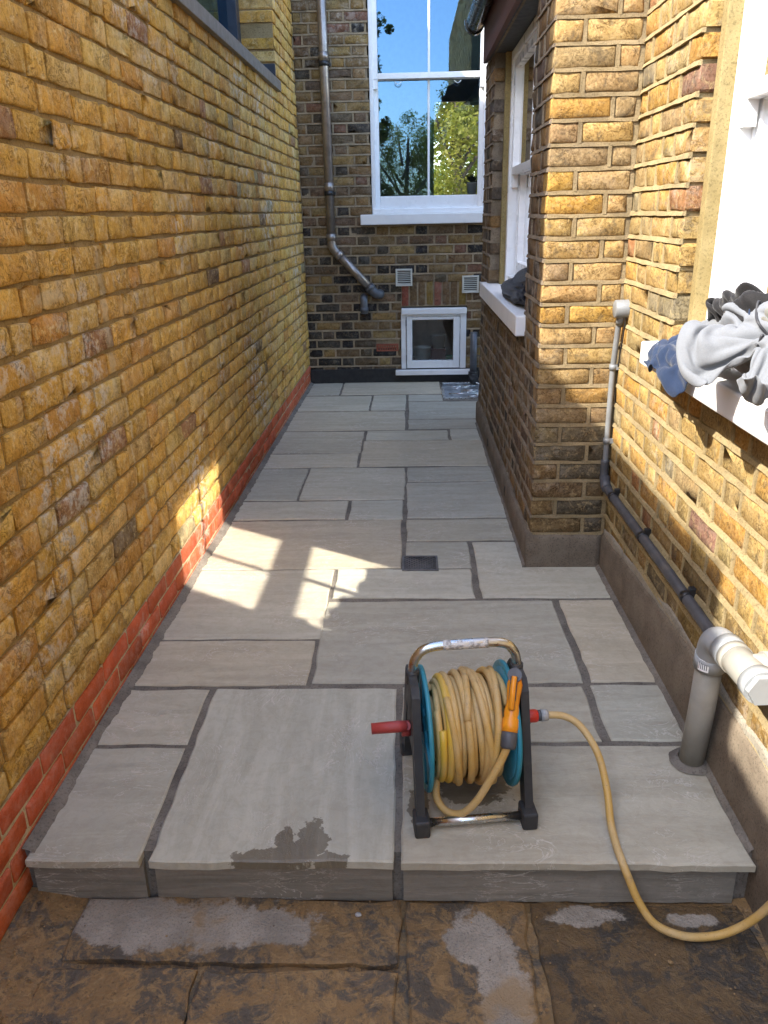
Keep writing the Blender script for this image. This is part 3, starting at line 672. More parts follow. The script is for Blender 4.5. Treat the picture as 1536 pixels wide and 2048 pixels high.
# back window
wk = sash_window('sash_window', (.2, 7.4, 1.4), FK, -.300, .700, 1.485, 3.41, 2.565, 'large white sash window in the far wall reflecting blue sky and trees', n_out=-.025, fw=.034, brail=.10)
mb = MB(); mb.box((-.400, 7.325, 1.402), (.76, 7.50, 1.487), .006); mb.build('sill', M['white_sill'], wk)
mb = MB(); mb.box((-.296, 7.395, 1.486), (.696, 7.47, 1.535), .008); mb.build('bottom_bead', M['white_paint'], wk)
for (x) in (-.06, .44):
    mb = MB(); mb.tube([(x-.03+.06*k/10, 7.435-.012*math.sin(math.pi*k/10), 2.525-.022*math.sin(math.pi*k/10)) for k in range(11)], .003, 6); mb.build('sash_lift', M['steel'], wk)
# right-hand window
wr = sash_window('sash_window', (.86, 2.1, 1.0), Frame((.86, 0), (0, 1), (-1, 0)), 1.70, 2.585, 1.10, 2.74, 1.80, 'sunlit white sash window above the pile of clothes', n_out=-.090, fw=.030, sw=.040, glass='glass_clear')
mb = MB(); mb.box((.760, 1.60, 1.022), (1.02, 2.608, 1.094), .006); mb.build('sill', M['white_sill'], wr)
for (y0, y1) in ((2.583, 2.626), (1.664, 1.702)):
    mb = MB(); mb.box((.907, y0, 1.09), (.965, y1, 2.75), .004); mb.build('cement_fillet', M['olive'], wr)
# bay window
wb = sash_window('sash_window', (.54, 4.5, 1.0), FS, 3.74, 5.315, 1.06, 2.372, 1.72, 'white sash window in the shaded side of the bay', n_out=-.095, fw=.05, sw=.045, glass='glass_dim')
mb = MB(); mb.box((.492, 3.655, .960), (.70, 5.52, 1.052), .006); mb.build('sill', M['white_sill'], wb)
for (y0, y1) in ((5.312, 5.356), (3.704, 3.742)):
    mb = MB(); mb.box((.600, y0, 1.05), (.645, y1, 2.375), .004); mb.build('cement_fillet', M['olive'], wb)
# small hatch window low in the back wall
ws = empty('casement_window', (.245, 7.4, .07), 'small white hinged window low in the far wall with tubs behind', 'window')
def fbar(nm, u0, u1, z0, z1, n0, n1, bev=.004, m='white_paint', par=ws): mb = MB(); bar(mb, FK, u0, u1, z0, z1, n0, n1, bev); return mb.build(nm, M[m], par)
fbar('drip_board', -.052, .545, .622, .678, -.06, .040, .008, 'white_sill')
mb = MB(); bar(mb, FK, -.056, -.012, .118, .622, -.06, .012); bar(mb, FK, .490, .544, .118, .622, -.06, .012); bar(mb, FK, -.012, .490, .600, .622, -.06, .010); mb.build('frame', M['white_paint'], ws)
mb = MB(); bar(mb, FK, -.006, .046, .130, .598, -.04, .020); bar(mb, FK, .426, .484, .130, .598, -.04, .020); bar(mb, FK, .046, .426, .130, .198, -.04, .019); bar(mb, FK, .046, .426, .585-.012, .598, -.04, .019)
cs = mb.build('casement', M['white_paint'], ws)
mb = MB(); mb.add([FK(.04, .19, -.012), FK(.43, .19, -.012), FK(.43, .58, -.012), FK(.04, .58, -.012)], [(0, 1, 2, 3)]); mb.build('pane', M['glass_small'], cs, fix=False)
for z in (.52, .20): fbar('hinge', -.013, -.005, z, z+.055, .010, .024, .002, 'dark_pipe')
fbar('sill', -.112, .590, .070, .118, -.06, .055, .006, 'white_sill')
# left wall window, aluminium
wl = empty('aluminium_window', (LX(5), 5, 2.35), 'dark framed window high in the yellow wall with a grey metal sill', 'window')
mb = MB(); bar(mb, FL, 3.50, 6.418, 2.337, 2.405, -.36, .030, .003); mb.build('sill', M['grey_metal'], wl)
mb = MB(); bar(mb, FL, 6.385, 6.416, 2.405, 2.515, -.23, -.002, .003); mb.build('sill_end', M['dark_frame'], wl)
mb = MB(); bar(mb, FL, 6.30, 6.412, 2.406, 3.74, -.36, -.235); bar(mb, FL, 3.56, 3.66, 2.406, 3.74, -.36, -.235); bar(mb, FL, 3.66, 6.30, 2.406, 2.48, -.36, -.235); bar(mb, FL, 3.66, 6.30, 3.66, 3.74, -.36, -.235); bar(mb, FL, 5.0, 5.08, 2.48, 3.66, -.36, -.237)
mb.build('frame', M['dark_frame'], wl)
for (a, b_) in ((3.65, 5.01), (5.07, 6.31)):
    mb = MB(); mb.add([FL(a, 2.47, -.3), FL(b_, 2.47, -.3), FL(b_, 3.67, -.3), FL(a, 3.67, -.3)], [(0, 1, 2, 3)]); mb.build('pane', M['glass'], wl, fix=False)

# ================================================================== ROOMS BEHIND THE GLASS (closed, dim)
def room(name, a, b_, open_face, hole=None):
    (x0, y0, z0), (x1, y1, z1) = a, b_; t = .05; mb = MB()
    sides = {'x0': ((x0-t, y0-t, z0-t), (x0, y1+t, z1+t)), 'x1': ((x1, y0-t, z0-t), (x1+t, y1+t, z1+t)), 'y0': ((x0, y0-t, z0-t), (x1, y0, z1+t)), 'y1': ((x0, y1, z0-t), (x1, y1+t, z1+t)), 'z0': ((x0, y0, z0-t), (x1, y1, z0)), 'z1': ((x0, y0, z1), (x1, y1, z1+t))}
    for k, (p, q) in sides.items():
        if k == open_face: continue
        if hole and k == 'y1':
            h = hole
            for (p, q) in (((x0, y1, z0-t), (h[0], y1+t, z1+t)), ((h[1], y1, z0-t), (x1, y1+t, z1+t)), ((h[0], y1, z0-t), (h[1], y1+t, h[2])), ((h[0], y1, h[3]), (h[1], y1+t, z1+t))): mb.box(p, q)
        else: mb.box(p, q)
    o = mb.build(name, M['room'], fix=False); tag(o, kind='structure'); return o
room('interior_room_walls', (-.95, 7.69, .98), (2.15, 11.0, 4.2), 'y0', (.36, 1.02, 1.60, 2.78))
o = room('interior_store_walls', (-.6, 7.69, -.1), (1.3, 9.0, .90), 'y0'); o.data.materials[0] = plain('pale store wall', (.45, .43, .40), .9)
room('interior_side_room_walls', (1.17, .9, .2), (3.6, 3.2, 3.4), 'x0')
room('interior_bay_room_walls', (.845, 3.36, .2), (3.4, 5.84, 2.40), 'x0')
room('interior_extension_walls', (-3.6, 3.3, 1.8), (-1.40, 6.9, 4.1), 'x1')

# ================================================================== BAY ROOF, FASCIA AND GUTTER
roof = empty('bay_roof', (.7, 4.5, 2.4), 'bay roof edge with red-brown timber fascia over a dark grey soffit', 'roof')
mb = MB(); mb.box((.520, 3.30, 2.378), (.86, 5.62, 2.400), .002); mb.build('soffit', M['soffit'], roof)
mb = MB(); mb.box((.498, 3.26, 2.372), (.522, 5.70, 2.66), .002); mb.build('fascia', M['fascia'], roof)
mb = MB(); mb.add([(.43, 3.22, 2.67), (.43, 5.95, 2.67), (2.4, 5.95, 3.6), (2.4, 3.22, 3.6), (.43, 3.22, 2.69), (.43, 5.95, 2.69), (2.4, 5.95, 3.62), (2.4, 3.22, 3.62)], [(0, 1, 2, 3), (4, 5, 6, 7), (0, 1, 5, 4), (1, 2, 6, 5), (2, 3, 7, 6), (3, 0, 4, 7)]); mb.build('roof_covering', M['soffit'], roof)
gut = empty('gutter', (.45, 4.4, 2.6), 'black half-round gutter with a rounded end above the bay', 'gutter')
mb = MB(); prof = [(.445+.055*math.cos(math.pi+math.pi*k/12), 2.615+.06*math.sin(math.pi+math.pi*k/12)) for k in range(13)]
y0, y1 = 3.26, 5.78; vs = [(x, y, z) for y in (y0, y1) for (x, z) in prof]+[(x*1-(.445-x)*(-.08), y, z+.004) for y in (y0, y1) for (x, z) in prof]
fs = [(i, i+1, 13+i+1, 13+i) for i in range(12)]+[(26+i, 26+i+1, 39+i+1, 39+i) for i in range(12)]
mb.add(vs, fs, True); mb.build('trough', M['gutter'], gut)
mb = MB(); mb.prism([(x, z) for (x, z) in [(.445+.064*math.cos(math.pi+math.pi*k/12), 2.615+.07*math.sin(math.pi+math.pi*k/12)) for k in range(13)]]+[(.509, 2.63), (.381, 2.63)], lambda a, b_, c: (a, c, b_), 5.755, 5.80); mb.build('stop_end', M['gutter'], gut)

# ================================================================== PIPES AND FITTINGS ON THE BACK WALL
dp = empty('downpipe', (-.663, 7.34, .8), 'tall steel-coloured downpipe with a slanting foot on the far wall', 'pipe')
yc = 7.345
mb = MB(); mb.tube([(-.668, yc, 3.9), (-.666, yc, 2.7), (-.663, yc, 1.27)], .0375, 20); mb.build('upper_pipe', M['cast_pipe'], dp)
mb = MB(); mb.tube(cr([(-.663, yc, 1.30), (-.661, yc, 1.245), (-.640, yc, 1.20), (-.600, yc, 1.155)], 5), .0385, 20); mb.tube([(-.663, yc, 1.335), (-.663, yc, 1.275)], .043, 20); mb.tube([(-.618, yc, 1.174), (-.585, yc, 1.138)], .043, 20); mb.build('bend', M['cast_pipe'], dp)
mb = MB(); mb.tube([(-.61, yc, 1.165), (-.31, yc, .845)], .0365, 20); mb.build('slanting_pipe', M['cast_pipe'], dp)
mb = MB(); mb.tube(cr([(-.335, yc, .872), (-.305, yc, .838), (-.272, yc+.006, .815), (-.250, yc+.03, .81), (-.245, yc+.07, .81)], 5), .0415, 20); mb.tube([(-.345, yc, .883), (-.315, yc, .85)], .045, 20); mb.build('foot_elbow', M['dark_pipe'], dp)
for z in (2.655, 1.666):
    mb = MB(); mb.tube([(-.6655, yc, z+.018), (-.6655, yc, z-.018)], .043, 20); mb.box((-.672, yc+.02, z-.012), (-.612, 7.40, z+.012)); mb.build('bracket', M['black_plastic'], dp)
    mb = MB(); mb.tube([(-.6655, yc, z+.085), (-.6655, yc, z+.019)], .0415, 20); mb.build('socket', M['cast_pipe'], dp)
st = empty('overflow_pipe', (-.39, 7.38, .64), 'short dark elbow pipe stub beside the foot of the downpipe', 'pipe')
mb = MB(); mb.tube(cr([(-.392, 7.41, .785), (-.392, 7.365, .783), (-.390, 7.33, .765), (-.389, 7.322, .73), (-.388, 7.322, .645)], 5), .033, 18); mb.build('elbow', M['dark_pipe'], st)
mb = MB(); mb.tube([(-.388, 7.322, .70), (-.388, 7.322, .66)], .037, 18); mb.build('collar', M['dark_pipe'], st)
mb = MB(); mb.tube([(-.388, 7.322, .660), (-.388, 7.322, .6445)], .029, 18); mb.build('mouth', M['void'], st)
for i, (x0, z0, lab) in enumerate([(-.100, .875, 'cream louvred vent on the far wall beside the downpipe foot'), (.500, .806, 'cream louvred vent on the far wall next to the bay')]):
    t = empty('louvre_vent', (x0+.075, 7.4, z0), lab, 'vent', 'louvred vents on the far wall')
    mb = MB(); d = .150
    for (a, b_, c, e) in ((0, .016, 0, d), (d-.016, d, 0, d), (.016, d-.016, 0, .016), (.016, d-.016, d-.016, d)): bar(mb, FK, x0+a, x0+b_, z0+c, z0+e, .0, .026, .003)
    mb.build('frame', M['vent'], t)
    mb = MB(); bar(mb, FK, x0+.014, x0+d-.014, z0+.014, z0+d-.014, 0, .006, 0); mb.build('backing', M['void'], t)
    for k in range(7):
        z = z0+.0185+k*.0165; mb = MB(); p = [(x0+.016, z+.005, .010), (x0+d-.016, z+.005, .010), (x0+d-.016, z, .022), (x0+.016, z, .022)]
        mb.add([FK(*q) for q in p]+[FK(q[0], q[1]+.003, q[2]+.001) for q in p], [(0, 1, 2, 3), (4, 5, 6, 7), (0, 1, 5, 4), (1, 2, 6, 5), (2, 3, 7, 6), (3, 0, 4, 7)]); mb.build('slat', M['vent'], t)
rp = empty('waste_pipe', (.615, 7.33, 0), 'dark grey upright pipe in the far corner beside the small window', 'pipe')
mb = MB(); mb.tube([(.612, 7.345, .46), (.612, 7.345, .07)], .032, 16); mb.build('pipe', M['dark_pipe'], rp)
mb = MB(); mb.tube(cr([(.612, 7.345, .10), (.612, 7.34, .06), (.615, 7.30, .03), (.64, 7.22, .02)], 5), .045, 16); mb.build('shoe', M['black_plastic'], rp)
mb = MB(); mb.tube(cr([(.58, 7.33, .055), (.60, 7.26, .03), (.66, 7.20, .012), (.75, 7.18, .01)], 6), .006, 8); tag(mb.build('cable', M['label_white']), 'thin white cable looping at the foot of the corner pipe', 'cable')

# inspection cover and drain cover
ic = empty('inspection_cover', (.48, 6.98, 0), 'galvanised recessed inspection cover at the far end of the paving', 'cover')
mb = MB(); x0, x1, y0, y1 = .303, .78, 6.655, 7.315
for (a, b_, c, d) in ((x0, x1, y0, y0+.022), (x0, x1, y1-.022, y1), (x0, x0+.022, y0+.022, y1-.022), (x1-.022, x1, y0+.022, y1-.022)): mb.box((a, c, -.03), (b_, d, .006), .002)
mb.build('rim', M['steel'], ic)
b = NB('galvanised tray'); v = b.mapv(b.pos(), (1, 1, 1)); n = b.noise(9, 3, .5, dist=2.5); c = b.mix(b.ramp(n, .35, .6), (.22, .25, .28), (.46, .50, .54)); M['tray'] = b.fin(c, .38, b.bump(n, .5, .01), .8)
mb = MB(); mb.box((x0+.02, y0+.02, -.03), (x1-.02, y1-.02, .001)); mb.build('tray', M['tray'], ic)
rg = random.Random(5)
for k in range(9):
    mb = MB(); x = x0+.05+rg.random()*.25; y = y0+.06+k*.058; a = rg.uniform(-.5, .9); l = rg.uniform(.12, .28)
    mb.tube([(x, y, .002), (min(x+l*math.cos(a), x1-.03), min(y+l*math.sin(a)*.5, y1-.03), .002)], .004, 6); mb.build('rib', M['steel'], ic)
dc = empty('drain_cover', (.05, 3.27, 0), 'small dark metal drain cover with a crosshatch pattern set in the paving', 'cover')
mb = MB(); x0, x1, y0, y1 = -.032, .131, 3.190, 3.350
for (a, b_, c, d) in ((x0, x1, y0, y0+.010), (x0, x1, y1-.010, y1), (x0, x0+.010, y0+.010, y1-.010), (x1-.010, x1, y0+.010, y1-.010)): mb.box((a, c, -.01), (b_, d, .006), .001)
M['iron'] = plain('dark cast iron', (.15, .145, .14), .5, .3, bump=.3, var=.3, dirt=.3, dirtc=(.16, .15, .13))
mb.build('rim', M['iron'], dc)
mb = MB(); mb.box((x0+.009, y0+.009, -.01), (x1-.009, y1-.009, .0015)); mb.build('plate', M['black_plastic'], dc)
for k in range(-5, 12):
    for sgn in (1, -1):
        # diagonal ribs clipped to the plate
        pts = []
        for t in range(0, 41):
            x = x0+.011+(x1-x0-.022)*t/40; y = (y0+.02*k+(x-x0)*.9) if sgn > 0 else (y1-.02*k-(x-x0)*.9)
            if y0+.011 < y < y1-.011: pts.append((x, y, .002))
        if len(pts) > 3: mb = MB(); mb.tube([pts[0], pts[-1]], .0022, 6); mb.build('rib', M['iron'], dc)

# ================================================================== PIPES ON THE RIGHT WALL
cn = empty('cable_conduit', (.84, 3.2, .4), 'light grey conduit with a round junction box in the inner corner', 'conduit')
cp = cr([(.836, 3.178, 1.10), (.836, 3.196, 1.04), (.836, 3.214, .95), (.836, 3.224, .87), (.836, 3.224, .72), (.836, 3.220, .45)], 6)
mb = MB(); mb.tube(cp, .0115, 14); mb.build('tube', M['conduit'], cn)
mb = MB(); mb.lathe([(0, 0), (.030, 0), (.034, .003), (.035, .046), (.036, .05)], (.808, 3.165, 1.132), (1, 0, 0), 24); mb.build('junction_box', M['conduit'], cn)
mb = MB(); mb.tube([(.836, 3.170, 1.105), (.836, 3.184, 1.072)], .015, 14); mb.build('box_spout', M['conduit'], cn)
mb = MB(); mb.tube(cr([(.850, 3.15, 1.10), (.851, 3.165, 1.03), (.852, 3.19, .96), (.852, 3.205, .90)], 5), .003, 6); mb.build('cable', M['black_plastic'], cn)
for z, y in ((.895, 3.222), (.585, 3.222)):
    mb = MB(); mb.tube([(.836, y, z+.011), (.836, y, z-.011)], .0155, 14); mb.box((.838, y-.012, z-.010), (.862, y+.008, z+.010)); mb.build('clip', M['conduit'], cn)
wp = empty('waste_pipe', (.835, 2.6, .39), 'dark waste pipe running low along the right-hand wall', 'pipe')
mb = MB(); mb.tube(cr([(.836, 3.222, .50), (.836, 3.222, .44), (.836, 3.20, .405), (.836, 3.16, .395), (.836, 2.9, .394), (.836, 2.4, .397), (.836, 2.0, .393), (.836, 1.80, .392)], 6), .0175, 14); mb.build('pipe', M['waste'], wp)
for y in (3.05, 2.62, 2.15):
    mb = MB(); mb.tube([(.836, y+.013, .395), (.836, y-.013, .395)], .0198, 14); mb.box((.84, y-.010, .395), (.862, y+.010, .43), .003); mb.build('clip', M['black_plastic'], wp)
mb = MB(); mb.tube([(.836, 3.21, .43), (.836, 3.19, .402), (.836, 3.15, .395)], .0215, 14); mb.build('socket', M['waste'], wp)
sp = empty('soil_pipe', (.808, 1.885, 0), 'short upright grey plastic drain pipe with an elbow and capped tee', 'pipe')
mb = MB(); mb.tube([(.808, 1.888, -.01), (.797, 1.842, .20), (.788, 1.81, .40)], .0345, 28); mb.build('upright', M['soil_beige'], sp)
mb = MB(); mb.tube([(.7895, 1.815, .365), (.788, 1.809, .405)], .041, 28); mb.tube(cr([(.788, 1.809, .40), (.786, 1.800, .435), (.785, 1.775, .462), (.788, 1.735, .468), (.789, 1.72, .468)], 5), .0385, 28); mb.tube([(.7885, 1.735, .468), (.791, 1.700, .468)], .0415, 28); mb.build('elbow', M['soil_grey'], sp)
mb = MB(); mb.tube([(.791, 1.702, .468), (.802, 1.575, .468)], .0385, 28); mb.tube([(.7915, 1.70, .468), (.7935, 1.675, .468)], .041, 28); mb.tube([(.796, 1.632, .468), (.845, 1.640, .468), (.90, 1.640, .468)], .036, 24); mb.tube([(.84, 1.639, .468), (.90, 1.640, .468)], .041, 24); mb.build('tee', M['soil_beige'], sp)
mb = MB(); mb.tube([(.801, 1.588, .468), (.8035, 1.555, .468)], .043, 28); mb.tube([(.8035, 1.556, .468), (.8045, 1.540, .468)], .040, 6, smooth=False); mb.build('cap', M['soil_grey'], sp)
# sticker wrapped on the collar
def sticker(rad, a0, a1, z0, z1, m, nm):
    mb = MB(); n = 6; vs = []
    for k in range(n+1):
        a = a0+(a1-a0)*k/n; vs += [(.7888+rad*math.cos(a), 1.812+rad*math.sin(a), z0), (.7888+rad*math.cos(a), 1.812+rad*math.sin(a), z1)]
    mb.add(vs, [(2*k, 2*k+2, 2*k+3, 2*k+1) for k in range(n)], True); mb.build(nm, m, sp)
sticker(.0418, R(205), R(245), .369, .402, M['label_white'], 'sticker')
for k in range(5): sticker(.0421, R(208+k*7), R(211+k*7), .374, .396, M['label_ink'], 'sticker_print')
mb = MB(); rg = random.Random(8); vs = []; n = 28
for r_, z in ((.036, .014), (.048, .010), (.062, .003)):
    for k in range(n):
        a = 2*math.pi*k/n; rr = r_*(1+.12*noise.noise(Vector((math.cos(a)*2, math.sin(a)*2, r_*50)))); vs.append((.808+rr*math.cos(a), 1.888+rr*math.sin(a), z))
mb.add(vs, [(i*n+k, i*n+(k+1) % n, (i+1)*n+(k+1) % n, (i+1)*n+k) for i in range(2) for k in range(n)], True); mb.build('cement_collar', M['joint'], sp)

# ================================================================== HOSE REEL
RO = Vector((.146, 1.793, 0)); RA = R(6.4)
rx = Vector((math.cos(RA), math.sin(RA), 0)); ry = Vector((-math.sin(RA), math.cos(RA), 0))
def RL(x, y, z): return RO+rx*x+ry*y+Vector((0, 0, z))
reel = empty('hose_reel', RO, 'hose reel with teal flanges, black legs and yellow hose wound on it', 'hose reel')
AX = .198
for s_ in (-1, 1):
    x0, x1 = s_*.128, s_*.152
    outer = [(-.185, 0), (-.135, 0), (-.070, .19), (-.035, .315), (.035, .315), (.072, .19), (.135, 0), (.185, 0), (.172, .04), (.100, .23), (.052, .365), (-.052, .365), (-.100, .23), (-.172, .04)]
    mb = MB()
    # two splayed legs and a head block, tapering upward
    for q in ([(-.188, .0), (-.138, .0), (-.028, .30), (-.055, .362), (-.075, .34)], [(.188, .0), (.075, .34), (.055, .362), (.028, .30), (.138, .0)], [(-.074, .33), (-.03, .25), (.03, .25), (.074, .33), (.05, .366), (-.05, .366)]):
        mb.prism(q, lambda a, b_, c: RL(c, a, b_), x0+.0005*len(q)*s_, x1)
    mb.prism([(-.11, .155), (.11, .155), (.07, .26), (-.07, .26)], lambda a, b_, c: RL(c, a, b_), x0+s_*.004, x1-s_*.003)
    mb.build('leg', M['reel_black'], reel)
    for y in (-.165, .165):
        mb = MB(); c_ = RL(s_*.140, y, 0); mb.box((-.020, -.032, 0), (.020, .030, .050), .006, fn=lambda a, b_, c: c_+rx*a+ry*b_+Vector((0, 0, c))); mb.build('foot', M['reel_black'], reel)
for y in (-.165, .165):
    mb = MB(); mb.tube([RL(-.125, y, .024), RL(.125, y, .024)], .0115, 16); mb.build('cross_bar', M['steel'], reel)
hp = cr([RL(-.140, .012, .33), RL(-.140, .012, .375), RL(-.128, .012, .412), RL(-.095, .012, .436), RL(0, .012, .442), RL(.095, .012, .438), RL(.128, .012, .414), RL(.140, .012, .375), RL(.140, .012, .33)], 8)
mb = MB(); mb.tube(hp, .0125, 16); hd = mb.build('handle', M['steel'], reel)
b = NB('peeling grip tape'); c = b.mix(b.ramp(b.noise(60, 6, .7), .42, .56), (.62, .60, .56), (.28, .27, .26)); M['tape'] = b.fin(c, .6, b.bump(b.noise(70, 5), .8, .003))
mb = MB(); mb.tube([RL(-.06+.12*k/10, .012, .4405) for k in range(11)], [.0135+.0006*math.sin(k*2.1) for k in range(11)], 16); mb.build('grip_tape', M['tape'], hd)
for s_ in (-1, 1):
    mb = MB(); mb.tube([RL(s_*.140, .012, .335), RL(s_*.140, .012, .372)], .0175, 16); mb.build('handle_socket', M['reel_black'], reel)
# drum flanges: rim, web with openings, hub
for s_ in (-1, 1):
    X = s_*.112; mb = MB()
    mb.lathe([(.148, -.004), (.166, -.006), (.168, 0), (.166, .006), (.148, .004), (.148, -.004)], RL(X, 0, AX), rx, 56)
    mb.lathe([(.044, -.005), (.066, -.005), (.066, .005), (.044, .005), (.044, -.005)], RL(X, 0, AX), rx, 32)
    for k in range(6):
        a = k*math.pi/3+.3; vs = []
        for (r_, da) in ((.060, .30), (.152, .16), (.152, -.16), (.060, -.30)):
            for dx in (-.0035, .0035): vs.append(RL(X+dx, r_*math.cos(a+da), AX+r_*math.sin(a+da)))
        mb.add(vs, [(0, 2, 4, 6), (1, 7, 5, 3), (0, 1, 3, 2), (2, 3, 5, 4), (4, 5, 7, 6), (6, 7, 1, 0)])
    mb.lathe([(.062, -.002), (.150, -.002), (.150, .002), (.062, .002)], RL(X-s_*.004, 0, AX), rx, 48)
    mb.build('flange', M['teal'], reel)
mb = MB(); mb.lathe([(.0, -.115), (.060, -.115), (.060, .115), (.0, .115)], RL(0, 0, AX), rx, 28); mb.build('drum', M['teal'], reel)
mb = MB(); mb.tube([RL(-.175, 0, AX), RL(.18, 0, AX)], .012, 14); mb.build('axle', M['dark_grey_plastic'], reel)
# crank with faded red handle
ck = MB(); ck.tube([RL(-.150, 0, AX), RL(-.172, 0, AX)], .021, 18); ck.tube([RL(-.163, .004, AX-.010), RL(-.163, -.03, AX+.030)], .013, 12); crk = ck.build('crank', M['red_plastic'], reel)
mb = MB(); mb.tube([RL(-.162, -.030, AX+.030), RL(-.185, -.032, AX+.031), RL(-.255, -.034, AX+.031)], [.014, .0155, .0145], 18); mb.build('crank_handle', M['red_plastic'], crk)
# wound hose
HR = .0098
def coil(turns, xa, xb, r0, r1, ph, seed, wob=.004, tilt=.10):
    rg = random.Random(seed); pts = []; n = int(turns*30); o1, o2, o3 = rg.uniform(0, 9), rg.uniform(0, 9), rg.uniform(0, 9)
    for i in range(n+1):
        t = i/n; th = ph+t*turns*2*math.pi; r_ = r0+(r1-r0)*t+wob*noise.noise(Vector((t*turns*1.1+o1, 0, 0)))
        sag = .007*max(0, -math.sin(th)); x = xa+(xb-xa)*t+.016*noise.noise(Vector((t*turns*.9+o2, 1, 0)))+tilt*.1*math.cos(th+o3)*noise.noise(Vector((t*turns*.5+o3, 5, 0)))
        x = max(-.096, min(.096, x)); rr = min(.150, r_+sag); pts.append(RL(x, rr*math.cos(th), AX+rr*math.sin(th)))
    return pts
hs = MB()
hs.tube(coil(10, -.094, .094, .075, .088, .4, 1, .002), HR, 10)
hs.tube(coil(9, .094, -.094, .097, .108, 1.2, 2, .004), HR, 10)
hs.build('hose_inner_coil', M['hose'], reel)
mb = MB(); mb.tube(coil(8, -.090, .094, .120, .128, 2.2, 5, .006, .16), HR, 12); mb.build('hose_outer_coil', M['hose'], reel)
mb = MB(); mb.tube(coil(3.2, -.055, .065, .137, .141, 1.0, 9, .008, .35), HR, 12); mb.build('hose_loose_coil', M['hose'], reel)
mb = MB(); mb.tube(coil(2, -.078, -.045, .131, .133, 2.6, 12, .004, .1), HR, 12); mb.build('hose_clean_coil', M['hose_clean'], reel)
mb = MB(); mb.tube(coil(1.7, -.06, .088, .143, .147, 2.0, 21, .006, .5), HR, 12); mb.build('hose_loose_coil', M['hose'], reel)
mb = MB(); mb.tube(coil(1.2, .07, -.02, .145, .146, 1.2, 33, .006, .5), HR, 12); mb.build('hose_loose_coil', M['hose'], reel)
# free end rising to the spray nozzle
NZ0 = RL(.082, -.158, .245); NZ1 = RL(.118, -.062, .372)
fe = cr([RL(-.085, -.060, .075), RL(-.090, -.10, .045), RL(-.070, -.135, .030), RL(-.035, -.160, .040), RL(.0, -.172, .085), RL(.035, -.172, .15), RL(.062, -.166, .20), NZ0], 8)
mb = MB(); mb.tube(fe, HR, 12); mb.build('hose_end', M['hose'], reel)
nd = (NZ1-NZ0).normalized(); side = nd.cross(Vector((0, 0, 1))).normalized(); fwd = side.cross(nd)
gun = MB(); L_ = (NZ1-NZ0).length
gun.lathe([(.0, .030), (.0205, .030), (.0215, .045), (.0215, .062), (.0185, .066), (.0200, .075), (.0190, .085), (.016, .10), (.017, .12), (.019, .135), (.020, .150), (.015, .165), (0, .166)], NZ0, nd, 20)
gn = gun.build('nozzle', M['orange'], reel)
mb = MB(); mb.lathe([(0, -.012), (.0145, -.012), (.0200, -.006), (.0208, .018), (.0200, .032), (0, .032)], NZ0, nd, 20); mb.build('nozzle_collar', M['dark_grey_plastic'], gn)
tip = NZ0+nd*.155
mb = MB(); mb.tube([tip-fwd*.004, tip+fwd*.012-side*.0+nd*.012, tip+fwd*.030+nd*.014], [.016, .0155, .0175], 16); mb.build('nozzle_head', M['orange'], gn)
mb = MB(); mb.tube([tip+fwd*.029+nd*.014, tip+fwd*.034+nd*.0145], .0185, 16); mb.build('nozzle_ring', M['dark_grey_plastic'], gn)
mb = MB(); a_ = NZ0+nd*.085+fwd*.020; c_ = NZ0+nd*.165+fwd*.034; mb.tube(cr([a_, a_.lerp(c_, .5)+fwd*.008, c_], 6), [.008]*4+[.0095]*9, 10); mb.build('trigger', M['dark_grey_plastic'], gn)
mb = MB(); mb.tube(cr([a_+fwd*.004, a_.lerp(c_, .5)+fwd*.012, c_+fwd*.003], 6), .0075, 10); mb.build('trigger_face', M['orange'], gn)
# inlet connector on the right
ct = MB(); q0 = RL(.155, 0, AX+.012); 
ct.lathe([(0, 0), (.012, 0), (.013, .012), (.011, .016), (0, .016)], q0, rx, 18); cnr = ct.build('inlet', M['grey_plastic'], reel)
mb = MB(); mb.lathe([(0, .014), (.0155, .014), (.0175, .020), (.0178, .040), (.0155, .046), (0, .046)], q0, rx, 20); mb.build('quick_connector', M['red_bright'], cnr)
mb = MB(); mb.lathe([(0, .045), (.0145, .045), (.0150, .052), (.0145, .056), (0, .056)], q0, rx, 20); mb.build('connector_ring', M['dark_grey_plastic'], cnr)
mb = MB(); mb.lathe([(0, .055), (.0165, .055), (.0170, .066), (.0160, .074), (0, .075)], q0, rx, 20); mb.build('connector_nut', M['grey_plastic'], cnr)
# supply hose running off the step
q1 = q0+rx*.07
sh = cr([q1-rx*.02, q1, q1+rx*.05+Vector((0, -.006, -.004)), (.462, 1.80, .185), (.500, 1.752, .135), (.515, 1.690, .070), (.512, 1.62, .024), (.511, 1.56, .012), (.512, 1.515, .010), (.524, 1.484, -.018), (.548, 1.455, -.070), (.585, 1.428, -.112), (.65, 1.412, -.130), (.72, 1.412, -.128), (.765, 1.408, -.102), (.797, 1.396, -.055), (.818, 1.38, .005), (.828, 1.355, .08), (.832, 1.32, .18), (.832, 1.28, .30)], 8)
sh = [p if p.y > 1.5 or True else p for p in sh]
mb = MB(); mb.tube(sh, .0098, 14); so_ = mb.build('supply_hose', M['hose'], None); tag(so_, 'yellow garden hose trailing from the reel over the step edge', 'hose')

